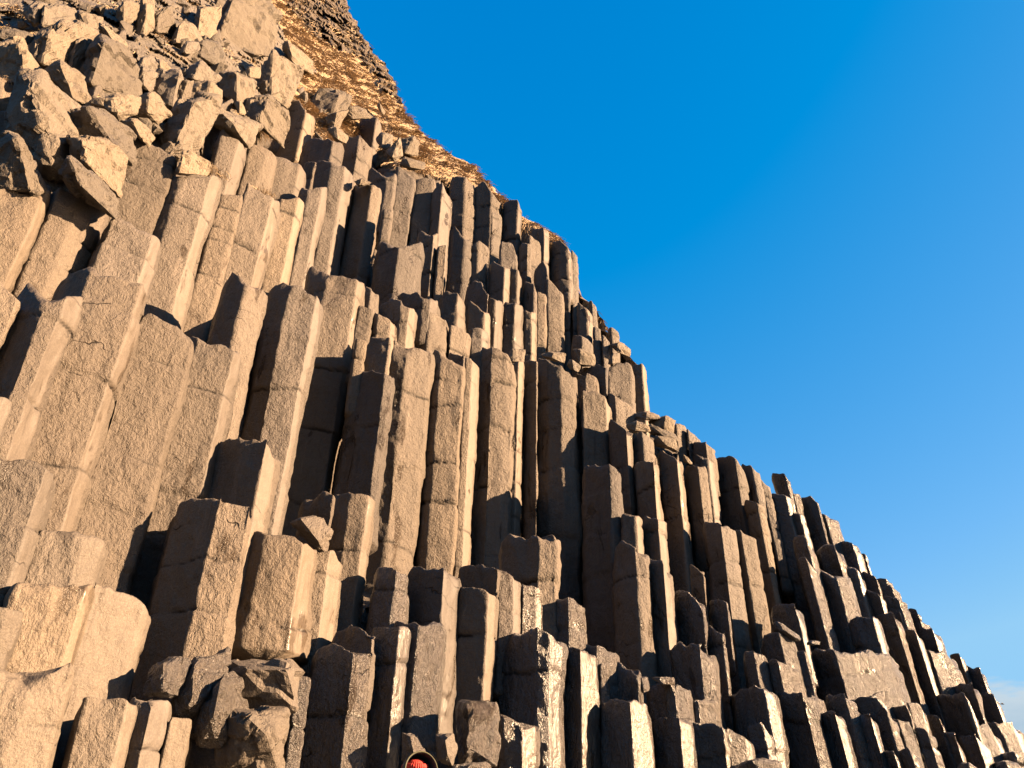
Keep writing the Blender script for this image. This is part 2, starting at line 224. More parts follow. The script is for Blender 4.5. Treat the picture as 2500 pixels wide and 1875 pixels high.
BOUL = r'''
A|200,640 330,620 560,980 572,1080 490,1360 340,1330 150,1080 80,980 190,700|270,770 430,1080 360,1180|big leaning boulder with black hollow underside near the left edge
A|530,900 600,870 800,875 1000,1040 970,1210 830,1110 580,1060|700,870 850,1100|slanted block lying over a black crack right of the big leaning boulder
A|570,1085 830,1110 930,1200 900,1470 620,1270|660,1110 650,1210|squarish tan block wedged under the slanted block
A|0,370 150,340 320,600 180,670 -80,580|150,360 180,640|flat tan slab at the left edge above the leaning boulder
A|290,650 340,630 650,860 520,920 430,850|330,640 480,800|long thin sloping slab between leaning boulder and dark hollow
A|370,570 480,500 630,610 690,800 560,770|480,520 560,740|tan wedge shaped rock above the long thin slab
A|640,640 710,400 790,300 950,400 1060,530 1030,720 840,750|810,370 730,620|upright rectangular boulder with black left side and tan front
A|330,490 230,390 380,270 510,190 700,270 560,380 500,520 360,480|385,290 350,470|broken tan boulder left of the two black slots
A|520,520 610,320 700,300 725,340 630,600|600,340 560,520|black slab leaning between two tan boulders
A|330,180 370,60 550,70 600,150 510,190 370,210|360,70 350,190|cracked square rock with grass behind, upper left
A|170,90 280,30 380,50 330,150 270,190|290,50 270,170|dark rock among the grass near the top left corner
A|600,170 620,100 780,140 760,210 700,270|630,110 690,250|black jagged rock in the grass above the upright rectangular boulder
A|790,200 900,270 970,340 960,400 870,340 780,260|810,220 880,320|narrow pale rib of rock above the upright rectangular boulder
A|910,130 980,10 1060,50 1040,150 960,190|960,30 960,170|dark lump inside a curved pale hollow at the top
A|1060,250 1110,150 1140,60 1090,0 1180,10 1180,200 1100,280|1130,60 1110,240|curved pale rib of rock at the top
A|1180,240 1200,120 1320,60 1330,160 1290,240|1230,120 1220,230|rounded brown rock with a reddish knob near the top
A|1340,330 1420,175 1500,210 1545,300 1480,330|1400,190 1370,320|small peaked tan rock with black pocket beneath
A|1400,400 1440,320 1530,330 1540,380 1480,420|1450,330 1430,400|round black stone under the small peaked rock
A|1500,410 1590,330 1680,340 1720,440 1680,500 1520,440|1570,340 1560,430|smooth rounded pale stone left of the tall slab
A|1650,300 1790,20 1960,20 2110,130 2070,400 1890,430 1700,350|1810,40 1700,340|tall pale slab with black left side standing near the top
A|1500,230 1540,60 1640,90 1700,60 1640,300|1560,80 1540,240|black shadowed rock left of the tall pale slab
A|1170,690 1210,560 1370,560 1400,640 1340,830|1370,575 1320,800|black cracked block in the middle of the rubble
A|1450,600 1480,520 1560,490 1690,600 1640,640|1540,510 1500,600|black rounded boulder overhung by dry grass
A|1460,770 1510,640 1620,640 1700,700 1690,780 1560,800|1620,650 1600,780|black cube with pale right side below the rounded black boulder
A|1720,700 1730,580 1830,580 1960,640 1950,760 1890,860 1840,790|1830,590 1830,790|split rock, brown on the left and pale leaf shape on the right
B|80,700 215,435 400,560 390,640 300,800 205,740 130,740|215,440 205,720|sharp pointed rock with black left face, standing high in the rubble
A|1040,900 1060,760 1190,730 1300,880 1210,940 1120,870|1150,740 1140,860|small pale shattered rock above the black hollow
A|1240,1110 1390,810 1560,775 1670,800 1620,950 1480,1170 1330,1165|1490,820 1340,1160|tilted column stump with dark left face leaning over the black hollow
A|1640,960 1680,850 1760,880 1990,960 1900,1110 1720,980|1700,870 1800,980|rough broken ledge above a small black hole
B|0,870 30,780 170,770 300,880 275,1110 150,1000 50,930|160,800 110,940|flaky pale boulder left of the dark rounded column
A|1380,1330 1420,1180 1480,1180 1600,1240 1600,1340|1430,1190 1400,1320|small tan cap rock on the thin bright edged column
A|-60,1250 60,1080 150,1100 320,1440 200,1480 -60,1420|120,1110 220,1450|rough tan rock under the leaning boulder at the left edge
A|490,1380 550,1230 700,1400 880,1520 860,1650 600,1500|560,1260 640,1440|flaking flat rock below the wedged squarish block
A|1060,560 1090,450 1180,440 1215,540 1130,580|1110,460 1100,560|small black stone right of the upright rectangular boulder
A|1190,450 1260,470 1345,555 1220,545|1230,460 1240,530|small pale chip above the black cracked block
A|-60,250 140,250 275,290 210,390 40,320|120,255 120,340|dark shadowed ledge rock at the left edge
A|200,390 330,260 385,310 345,480 250,470|320,275 270,450|dark triangular rock left of the broken tan boulder
A|1060,640 1090,510 1215,580 1160,700|1110,530 1110,650|black stone beside an orange tuft of grass
A|1900,560 1920,520 2010,520 2000,600 1930,600|1930,530 1930,590|small black rock left of the sharp pointed rock
A|1810,800 1860,780 1900,870 1860,890|1850,790 1850,870|tiny black triangular rock under the split rock
A|1350,640 1480,640 1470,740 1400,800 1330,830|1440,645 1400,760|pale sliver stone right of the black cracked block
A|1890,880 1920,780 2050,760 2060,830 1980,930|1940,785 1930,900|dark cracked stone under the sharp pointed rock
A|950,940 1060,930 1180,1060 1130,1110 1020,1020|1030,945 1080,1050|dark rock at the bottom of the black hollow
A|720,790 900,740 1060,760 1050,860 920,920 800,850|880,750 900,860|long black shadowed ledge rock above the black hollow
B|300,390 330,330 500,470 512,560 380,510|340,350 380,490|black flat stone in the grass right of the sharp pointed rock
B|520,850 570,700 700,700 800,750 750,860 620,890|710,740 670,870|dark layered boulder left of the cave with a pale right end
B|640,1010 680,980 780,1050 770,1100 700,1080|700,990 710,1070|small stone at the mouth of the cave
B|740,850 800,820 910,850 960,900 890,910 780,920|820,830 830,910|rock roof of the cave
B|630,900 720,870 780,860 700,1010 640,980|700,880 680,980|shaded left wall of the cave
B|1000,1070 1040,1020 1140,1040 1130,1140 1060,1150|1060,1030 1050,1140|pale veined rock right of the cave
B|1080,1180 1190,1060 1212,1200 1150,1250|1180,1080 1130,1210|pale leaf shaped rock below the veined rock
B|1200,1080 1300,1050 1335,1110 1330,1200 1220,1190|1290,1070 1230,1180|squat tan rock with dark left side in the crest grass
B|1190,1270 1220,1210 1390,1260 1380,1310 1260,1310|1240,1220 1270,1290|black broken shelf rock under the crest grass
B|1010,820 1030,790 1080,870 1060,890|1035,800 1050,870|small grey stone high in the crest grass
B|840,1400 900,1380 960,1410 880,1440|890,1385 880,1425|little grassy stone between dark long columns
E|940,1270 1000,1265 1110,1310 1118,1400 1000,1400|1000,1275 1000,1390|tan block with black left side on the ledge below the skyline columns
E|1230,1240 1310,1215 1390,1280 1385,1335 1300,1300|1290,1225 1290,1290|round grass covered boulder on the skyline step
E|1210,1390 1240,1310 1300,1300 1290,1380|1250,1320 1250,1380|black hollow rock below the round grassy boulder
E|700,1320 780,1290 890,1310 880,1380 760,1350|800,1295 780,1340|low black shelf rock on top of the great dark column
E|430,1330 470,1270 580,1275 570,1370 440,1380|480,1275 480,1370|black ledge block left of the great dark column
E|900,1390 930,1350 1000,1400 990,1450 920,1420|940,1360 950,1430|small tan stone left of the black shadowed face
H|1200,410 1350,368 1415,400 1405,525 1260,450|1340,385 1330,490|black slab on the skyline, right of the cliff corner
H|1040,440 1120,400 1200,440 1235,490 1080,500|1120,410 1110,480|dark curved flake at the top of the long black column
H|1200,480 1230,430 1420,510 1440,560 1260,520|1240,440 1330,520|tilted pale slab in the dark slab rubble
H|1240,590 1265,515 1430,545 1445,640 1380,620|1290,530 1360,600|cracked overhanging slab above the longest black column
H|1110,380 1120,340 1210,330 1290,360 1310,390 1200,400|1200,340 1190,390|flat brown skyline rock at the foot of the cliff corner
H|1480,720 1470,650 1560,730 1540,745|1480,660 1520,730|thin brown flake left of the rough white edged column
G|350,1195 440,1148 600,1150 660,1250 600,1405 540,1385|430,1170 560,1330|tilted brown lump leaning on the column with the wet streak
K|-120,822 310,830 412,930 380,1220 80,1212 -170,1210 -190,1000|20,900 300,900|creamy concave rock beneath the hanging block
K|-210,1232 0,1215 300,1222 330,1330 250,1700 -190,1720|0,1260 150,1400|rough brown rock at the bottom below the creamy concave rock
K|1200,1380 1320,1410 1390,1560 1340,1659 1200,1600|1270,1420 1300,1560|glossy dark rock directly behind the person's hood
K|1465,1400 1540,1440 1610,1395 1630,1500 1600,1660 1480,1600|1540,1450 1560,1560|bright wet rock right of the person
K|1540,1659 1860,1610 1900,1659 1880,1720 1560,1720|1720,1640 1700,1700|low dark rock crossing the bottom edge
K|1640,1150 1930,1160 1960,1300 1930,1620 1640,1620|1720,1180 1730,1500|broad black damp rock at the bottom under the shaggy grey column
J|1330,1250 1350,1180 1470,830 1750,760 1762,900 1590,1100 1510,1262|1500,850 1480,1150|wet brown lump with sparkling streaks at the foot of the socket headed column
J|1100,1100 1170,880 1300,820 1470,830 1380,1110|1260,850 1260,1060|black damp rock in the cleft left of the wet brown lump
J|1480,1260 1600,1080 1740,900 1850,1000 1900,1230 1700,1500 1500,1500|1700,1000 1650,1250|black rock in the deep cleft beneath the hanging block
L|1225,960 1410,958 1415,1015 1330,1020|1300,962 1320,1010|thin pale slab lying above the black block with tan end
L|1130,960 1210,955 1220,1060 1150,1080|1160,970 1170,1060|glinting little rock at the tip of the black leaf shaped shard
L|1860,1680 1900,1640 2020,1595 2140,1590 2230,1620 2230,1700|2010,1605 2060,1680|smooth dark round boulder on the bottom edge
I|180,890 212,833 370,940 330,945 250,902|220,842 290,910|smooth sunlit slab leaning below the round topped dark cube
I|380,975 390,945 460,945 470,970|400,950 420,968|small dark chip above the big lit block
I|1400,1690 1430,1640 1520,1615 1610,1660 1600,1700|1500,1625 1500,1690|speckled low rock in the bottom right corner
I|1220,1690 1240,1635 1300,1625 1360,1690|1290,1632 1290,1690|little bright topped rock on the bottom edge near the right
I|1500,1640 1480,1580 1600,1560 1640,1640|1540,1575 1550,1630|black rock under the last pale rock of the ridge
'''
scene = bpy.context.scene
C = scene.collection
PI = math.pi
W0, H0 = 2500.0, 1875.0
F = 1878.0
PITCH = math.radians(29.7)
ROLL = math.radians(1.39)
r0 = np.array([1.0, 0, 0]); f0 = np.array([0, math.cos(PITCH), math.sin(PITCH)]); u0 = np.array([0, -math.sin(PITCH), math.cos(PITCH)])
UP = u0*math.cos(ROLL) - r0*math.sin(ROLL)
RT = r0*math.cos(ROLL) + u0*math.sin(ROLL)
SUN_AZ, SUN_EL = 101.0, 16.0        # degrees clockwise from +Y

def ray(x, y):
    return f0 + (x-W0/2)/F*RT - (y-H0/2)/F*UP
def at(x, y, R):                     # the point seen at a pixel, at plan distance R
    d = ray(x, y); h = math.hypot(d[0], d[1])
    return d/h*R

# how far the cliff stands (plan metres) at the places of the photograph
RP = [(0,1875,7.4),(0,1500,8.0),(0,1100,8.6),(0,700,9.3),(0,400,12),(0,200,15.5),(0,0,21),
      (500,1875,8.9),(500,1500,9.8),(500,1100,10.6),(500,700,11.6),(500,400,15),(500,200,20),(500,0,28),
      (800,1875,10.0),(800,1500,11.2),(800,1100,12.8),(800,700,15.2),(800,400,21),(800,200,31),(800,0,46),
      (1200,1875,11.5),(1200,1500,13),(1200,1100,15.8),(1200,800,19),(1200,500,25.5),(1000,300,31),
      (1600,1875,14),(1600,1500,16.4),(1600,1200,18.6),(1560,960,22),
      (2000,1875,16.5),(2000,1600,19.5),(2000,1330,24),(2400,1875,23),(2400,1740,26),(1500,800,24.5)]
A = np.array(RP, float); cx = A[:, :2]/1000.0
def _phi(r): return r**3
n = len(A)
K = np.zeros((n+3, n+3))
K[:n, :n] = _phi(np.linalg.norm(cx[:, None]-cx[None], axis=2)) + np.eye(n)*0.002
K[:n, n] = 1; K[:n, n+1:] = cx; K[n:, :n] = K[:n, n:].T
Wt = np.linalg.solve(K, np.concatenate([np.log(A[:, 2]), np.zeros(3)]))
def Rfun(x, y):
    x = np.clip(np.asarray(x, float), -250, 2600); y = np.clip(np.asarray(y, float), -260, 2050)
    q = np.stack([x, y], -1)/1000.0
    d = np.linalg.norm(q[..., None, :]-cx, axis=-1)
    v = _phi(d)@Wt[:n] + Wt[n] + q@Wt[n+1:]
    return np.exp(np.clip(v, 1.6, 4.2))

ZN = {'A': (0, 0, 3.16), 'B': (600, 0, 3.16), 'C': (0, 450, 3.16), 'D': (600, 450, 3.16), 'E': (1100, 450, 3.16),
      'F': (0, 900, 3.16), 'G': (600, 900, 3.16), 'H': (1200, 900, 3.16), 'I': (1800, 1150, 2.2886),
      'J': (0, 1350, 3.16), 'K': (600, 1350, 3.16), 'L': (1200, 1350, 3.16)}
def zp(z, s):
    ox, oy, k = ZN[z]
    return [(ox+float(a.split(',')[0])/k, oy+float(a.split(',')[1])/k) for a in s.split()]

# ---------------------------------------------------------------- noise
def _h(i, j, k, s):
    m = (i.astype(np.int64)*374761393 + j.astype(np.int64)*668265263 + k.astype(np.int64)*2147483647 + s*1274126177) & 0xffffffff
    m = ((m ^ (m >> 13))*1274126177) & 0xffffffff
    m = ((m ^ (m >> 16))*668265263) & 0xffffffff
    return ((m ^ (m >> 15)) & 0xffff)/32767.5 - 1.0
def vn(p, s=0):                      # value noise, -1..1
    f = np.floor(p); t = p-f; t = t*t*t*(t*(6*t-15)+10); f = f.astype(np.int64)
    i, j, k = f[:, 0], f[:, 1], f[:, 2]
    def L(a, b, w): return a+(b-a)*w
    x, y, z = t[:, 0], t[:, 1], t[:, 2]
    a = L(L(_h(i, j, k, s), _h(i+1, j, k, s), x), L(_h(i, j+1, k, s), _h(i+1, j+1, k, s), x), y)
    b = L(L(_h(i, j, k+1, s), _h(i+1, j, k+1, s), x), L(_h(i, j+1, k+1, s), _h(i+1, j+1, k+1, s), x), y)
    return L(a, b, z)
def fbm(p, s=0, o=3):
    v = 0; a = 1.0; q = p
    for k in range(o):
        v = v + a*vn(q, s+k*17); a *= .5; q = q*2.03+7.1
    return v
def worley(p, s=0):                  # F1, F2 and the id of the nearest cell
    f = np.floor(p).astype(np.int64)
    d1 = np.full(len(p), 9.0); d2 = d1.copy(); cid = np.zeros(len(p))
    for a in (-1, 0, 1):
        for b in (-1, 0, 1):
            for c in (-1, 0, 1):
                i, j, k = f[:, 0]+a, f[:, 1]+b, f[:, 2]+c
                q = np.stack([i+.5+.45*_h(i, j, k, s), j+.5+.45*_h(i, j, k, s+5), k+.5+.45*_h(i, j, k, s+9)], 1)
                d = np.linalg.norm(p-q, axis=1); idd = _h(i, j, k, s+31)
                m = d < d1
                d2 = np.where(m, d1, np.minimum(d2, d)); cid = np.where(m, idd, cid); d1 = np.where(m, d, d1)
    return d1, d2, cid

# ---------------------------------------------------------------- materials
def nodes(mat):
    mat.use_nodes = True; nt = mat.node_tree; nt.nodes.clear()
    out = nt.nodes.new('ShaderNodeOutputMaterial'); b = nt.nodes.new('ShaderNodeBsdfPrincipled')
    nt.links.new(b.outputs[0], out.inputs[0]); return nt, b
def N(nt, t, **kw):
    o = nt.nodes.new(t)
    for k, v in kw.items():
        if k in o.inputs: o.inputs[k].default_value = v
        else: setattr(o, k, v)
    return o
def noise(nt, vec, scale, detail=4, rough=.55, dist=0, ty='ShaderNodeTexNoise'):
    o = nt.nodes.new(ty); nt.links.new(vec, o.inputs['Vector']); o.inputs['Scale'].default_value = scale
    if 'Detail' in o.inputs: o.inputs['Detail'].default_value = detail; o.inputs['Roughness'].default_value = rough
    if 'Distortion' in o.inputs: o.inputs['Distortion'].default_value = dist
    return o
def ramp(nt, fac, stops, interp='LINEAR'):
    o = nt.nodes.new('ShaderNodeValToRGB'); nt.links.new(fac, o.inputs[0]); cr = o.color_ramp; cr.interpolation = interp
    while len(cr.elements) < len(stops): cr.elements.new(.5)
    for e, (p, c) in zip(cr.elements, stops):
        e.position = p; e.color = (c, c, c, 1) if not hasattr(c, '__len__') else (*c, 1)
    return o
def mix(nt, fac, a, b, mode='MIX'):
    o = nt.nodes.new('ShaderNodeMix'); o.data_type = 'RGBA'; o.blend_type = mode
    for k, v in ((0, fac), (6, a), (7, b)):
        if hasattr(v, 'is_output'): nt.links.new(v, o.inputs[k])
        else: o.inputs[k].default_value = v if k == 0 else (*v, 1)
    return o.outputs[2]
def vscale(nt, vec, s):
    o = nt.nodes.new('ShaderNodeVectorMath'); o.operation = 'MULTIPLY'; nt.links.new(vec, o.inputs[0]); o.inputs[1].default_value = s
    return o.outputs[0]
def rock_mat(name, c1, c2, c3, seed, wet=.5, bump=.5, rough=.62):
    c1, c2, c3 = [(c[0]*.385, c[1]*.415, c[2]*.49) for c in (c1, c2, c3)]
    m = bpy.data.materials.new(name); nt, b = nodes(m)
    g = nt.nodes.new('ShaderNodeNewGeometry').outputs['Position']
    ad = nt.nodes.new('ShaderNodeVectorMath'); nt.links.new(g, ad.inputs[0]); ad.inputs[1].default_value = (seed*3.1, seed*1.7, seed)
    p = ad.outputs[0]
    big = noise(nt, vscale(nt, p, (1, 1, .5)), .9, 5, .6)
    med = noise(nt, p, 5, 5, .65)
    fin = noise(nt, p, 60, 3, .7)
    col = mix(nt, ramp(nt, big.outputs[0], [(.35, 0), (.65, 1)]).outputs[0], c1, c2)
    col = mix(nt, ramp(nt, med.outputs[0], [(.48, 0), (.72, .65)]).outputs[0], col, c3)
    spk = mix(nt, ramp(nt, fin.outputs[0], [(.3, .35), (.5, 0), (.68, 0), (.76, .4)]).outputs[0], col, (.21, .175, .135))
    drk = mix(nt, ramp(nt, fin.outputs[0], [(.28, .5), (.42, 0)]).outputs[0], spk, tuple(x*.35 for x in c1))
    sk = noise(nt, vscale(nt, p, (5, 5, .45)), 1.3, 4, .6, .3)
    drk = mix(nt, ramp(nt, sk.outputs[0], [(.60, 0), (.70, .45)]).outputs[0], drk, tuple(x*1.55 for x in c2))
    drk = mix(nt, ramp(nt, sk.outputs[0], [(.30, .5), (.40, 0)]).outputs[0], drk, tuple(x*.5 for x in c1))
    # damp brown-black seeps along the joints
    st = noise(nt, vscale(nt, p, (1.4, 1.4, .55)), 1.25, 6, .62, .6)
    wm = ramp(nt, st.outputs[0], [(.595, 0), (.645, wet)])
    drk = mix(nt, wm.outputs[0], drk, (.02, .014, .009))
    # thin wandering cracks
    wp = nt.nodes.new('ShaderNodeVectorMath'); wp.operation = 'ADD'; nt.links.new(vscale(nt, p, (1, 1, 1)), wp.inputs[0])
    nv = noise(nt, p, 2.2, 3, .6); nt.links.new(vscale(nt, nv.outputs[1], (.5, .5, .5)), wp.inputs[1])
    vo = noise(nt, vscale(nt, wp.outputs[0], (.45, .45, 1.5)), 1.0, ty='ShaderNodeTexVoronoi'); vo.feature = 'DISTANCE_TO_EDGE'
    ck = ramp(nt, vo.outputs[0], [(0, 0), (.010, 1)])
    ckm = ramp(nt, big.outputs[0], [(.60, 1), (.64, 0)])
    crk = N(nt, 'ShaderNodeMath', operation='MAXIMUM'); nt.links.new(ck.outputs[0], crk.inputs[0]); nt.links.new(ckm.outputs[0], crk.inputs[1])
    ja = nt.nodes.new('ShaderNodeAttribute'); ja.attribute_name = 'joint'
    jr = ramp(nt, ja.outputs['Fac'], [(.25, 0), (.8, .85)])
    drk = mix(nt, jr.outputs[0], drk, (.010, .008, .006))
    oi = nt.nodes.new('ShaderNodeObjectInfo'); orr = ramp(nt, oi.outputs['Random'], [(0, (.66, .68, .73)), (.3, (1, .97, .92)), (.6, (.95, .97, 1.02)), (1, (1.26, 1.2, 1.1))])
    drk = mix(nt, 1.0, drk, orr.outputs[0], 'MULTIPLY')
    fcol = mix(nt, crk.outputs[0], tuple(x*.2 for x in c1), drk)
    nt.links.new(fcol, b.inputs['Base Color'])
    rr = ramp(nt, wm.outputs[0], [(0, rough), (max(wet, .1), .22)])
    nt.links.new(rr.outputs[0], b.inputs['Roughness'])
    b.inputs['Specular IOR Level'].default_value = .16 if rough > .5 else .4
    # relief: hammered surface with short pits, flowing slightly down the column
    h1 = noise(nt, vscale(nt, p, (1, 1, .6)), 26, 4, .6, .8)
    h2 = noise(nt, p, 9, 4, .6, .4)
    h3 = noise(nt, p, 85, 2, .6)
    s1 = N(nt, 'ShaderNodeMath', operation='MULTIPLY_ADD'); nt.links.new(h2.outputs[0], s1.inputs[0]); s1.inputs[1].default_value = 1.6; nt.links.new(h1.outputs[0], s1.inputs[2])
    s2 = N(nt, 'ShaderNodeMath', operation='MULTIPLY_ADD'); nt.links.new(h3.outputs[0], s2.inputs[0]); s2.inputs[1].default_value = .3; nt.links.new(s1.outputs[0], s2.inputs[2])
    s3 = N(nt, 'ShaderNodeMath', operation='MULTIPLY_ADD'); nt.links.new(crk.outputs[0], s3.inputs[0]); s3.inputs[1].default_value = .9; nt.links.new(s2.outputs[0], s3.inputs[2])
    bm = N(nt, 'ShaderNodeBump', Strength=bump, Distance=.055)
    sa = nt.nodes.new('ShaderNodeAttribute'); sa.attribute_name = 'slick'
    sm_ = N(nt, 'ShaderNodeMath', operation='MULTIPLY_ADD'); nt.links.new(sa.outputs['Fac'], sm_.inputs[0]); sm_.inputs[1].default_value = (-.78 if rough > .5 else -.6)*bump; sm_.inputs[2].default_value = bump
    nt.links.new(sm_.outputs[0], bm.inputs['Strength']); nt.links.new(s3.outputs[0], bm.inputs['Height'])
    nt.links.new(bm.outputs[0], b.inputs['Normal'])
    return m
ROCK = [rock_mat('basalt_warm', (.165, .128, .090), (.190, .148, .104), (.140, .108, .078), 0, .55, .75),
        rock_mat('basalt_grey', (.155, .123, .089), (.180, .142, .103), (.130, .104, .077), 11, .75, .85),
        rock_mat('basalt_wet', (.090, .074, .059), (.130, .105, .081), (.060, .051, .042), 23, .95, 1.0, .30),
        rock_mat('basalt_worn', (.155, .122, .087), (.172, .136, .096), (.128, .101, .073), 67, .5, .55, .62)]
RUB = rock_mat('weathered_rubble', (.225, .176, .118), (.26, .205, .138), (.175, .137, .094), 31, .2, .9, .75)
BACK = rock_mat('backing_rock', (.11, .088, .066), (.14, .112, .082), (.085, .07, .054), 41, .3, 1.0, .7)

def plain(name, col, rough=.6, nscale=0, col2=None, bump=0):
    m = bpy.data.materials.new(name); nt, b = nodes(m)
    b.inputs['Roughness'].default_value = rough
    if nscale:
        g = nt.nodes.new('ShaderNodeTexCoord').outputs['Object']
        nz = noise(nt, g, nscale, 5, .6)
        nt.links.new(mix(nt, ramp(nt, nz.outputs[0], [(.35, 0), (.65, 1)]).outputs[0], col, col2 or col), b.inputs['Base Color'])
        if bump:
            bm = N(nt, 'ShaderNodeBump', Strength=bump, Distance=.05); nt.links.new(nz.outputs[0], bm.inputs['Height']); nt.links.new(bm.outputs[0], b.inputs['Normal'])
    else: b.inputs['Base Color'].default_value = (*col, 1)
    return m
def grass_mat():
    m = bpy.data.materials.new('dry_grass_blades'); nt, b = nodes(m)
    g = nt.nodes.new('ShaderNodeNewGeometry').outputs['Position']
    a = noise(nt, g, 1.1, 4, .6); c = noise(nt, g, 14, 2, .6)
    col = mix(nt, ramp(nt, a.outputs[0], [(.35, 0), (.65, 1)]).outputs[0], (.215, .152, .085), (.165, .108, .056))
    col = mix(nt, ramp(nt, c.outputs[0], [(.4, 0), (.7, .8)]).outputs[0], col, (.235, .17, .10))
    nt.links.new(col, b.inputs['Base Color']); b.inputs['Roughness'].default_value = .7
    return m
def turf_mat():
    m = bpy.data.materials.new('matted_turf'); nt, b = nodes(m)
    g = nt.nodes.new('ShaderNodeNewGeometry').outputs['Position']
    a = noise(nt, g, .8, 6, .65); c = noise(nt, g, 4, 6, .7, .4)
    col = mix(nt, ramp(nt, a.outputs[0], [(.38, 0), (.62, 1)]).outputs[0], (.18, .128, .074), (.135, .09, .048))
    col = mix(nt, ramp(nt, c.outputs[0], [(.3, .3), (.42, 0)]).outputs[0], col, (.09, .064, .04))
    nt.links.new(col, b.inputs['Base Color']); b.inputs['Roughness'].default_value = .9
    bm = N(nt, 'ShaderNodeBump', Strength=.35, Distance=.12); nt.links.new(c.outputs[0], bm.inputs['Height']); nt.links.new(bm.outputs[0], b.inputs['Normal'])
    return m
GRASS, TURF = grass_mat(), turf_mat()

# ---------------------------------------------------------------- mesh helpers
def mesh_obj(name, V, quads, tris, mat, origin=None, smooth=True, parent=None):
    V = np.asarray(V, float); o3 = np.zeros(3) if origin is None else np.asarray(origin, float)
    me = bpy.data.meshes.new(name)
    quads = np.asarray(quads, np.int32).reshape(-1, 4); tris = np.asarray(tris, np.int32).reshape(-1, 3)
    nv, nq, nt_ = len(V), len(quads), len(tris)
    me.vertices.add(nv); me.vertices.foreach_set('co', (V-o3).astype(np.float32).ravel())
    me.loops.add(nq*4+nt_*3); me.loops.foreach_set('vertex_index', np.concatenate([quads.ravel(), tris.ravel()]))
    me.polygons.add(nq+nt_)
    me.polygons.foreach_set('loop_start', np.concatenate([np.arange(nq)*4, nq*4+np.arange(nt_)*3]).astype(np.int32))
    me.polygons.foreach_set('use_smooth', np.full(nq+nt_, smooth))
    me.update(calc_edges=True); me.materials.append(mat)
    o = bpy.data.objects.new(name, me); C.objects.link(o); o.location = o3
    if parent: o.parent = parent; 
    return o
def tag(o, label=None, cat=None, group=None, kind=None):
    for k, v in (('label', label), ('category', cat), ('group', group), ('kind', kind)):
        if v: o[k] = v
    return o
PXR = 1878.0/2500*1024               # render pixels per radian, roughly

def faceaz(ch, th):                  # azimuth of a face normal, seen from azimuth th (degrees)
    base = {'L': th+180-58-max(th, 0)*.25, 'B': th+180-32-max(th, 0)*.7, 'M': th+180-3, 'G': th+180+12, 'D': max(th+180+47, SUN_AZ+103)}[ch]
    if ch == 'G': base = max(base, SUN_AZ+95)
    if ch == 'M': base = min(base, SUN_AZ+68)
    return base
def solve(pts, faces, R, rng):
    pts = list(pts)
    for i, ch in enumerate(faces):   # the sunlit right faces never thinner than a hand
        lo = 20 if pts[0][0] < 620 else 13
        if ch == 'L' and pts[i+1][0]-pts[i][0] < lo and i > 0 and pts[i][0]-pts[i-1][0] > 2*lo: pts[i] = (pts[i+1][0]-lo, pts[i][1])
    d = [ray(x, y) for x, y in pts]
    el = [v[2]/math.hypot(v[0], v[1]) for v in d]
    u = [np.array(v[:2])/math.hypot(v[0], v[1]) for v in d]
    P = [u[0]*R]
    for i, ch in enumerate(faces):
        th = math.degrees(math.atan2(u[i+1][0]+u[i][0], u[i+1][1]+u[i][1]))
        az = faceaz(ch, th) + rng.uniform(-5, 5)
        wpx = max(abs(pts[i+1][0]-pts[i][0]), 3)/F*R
        for k in range(30):
            nn = np.array([math.sin(math.radians(az)), math.cos(math.radians(az))])
            t = P[-1]@nn/(u[i+1]@nn)
            Q = u[i+1]*t
            if t > 0 and np.linalg.norm(Q-P[-1]) < wpx*2.6: break
            tgt = th+180; az += (tgt-az)*.15
        P.append(Q)
    P = np.array(P); s = R/np.mean(np.linalg.norm(P, axis=1)); P = P*s
    z = np.array([np.linalg.norm(P[i])*el[i] for i in range(len(P))])
    return P, z

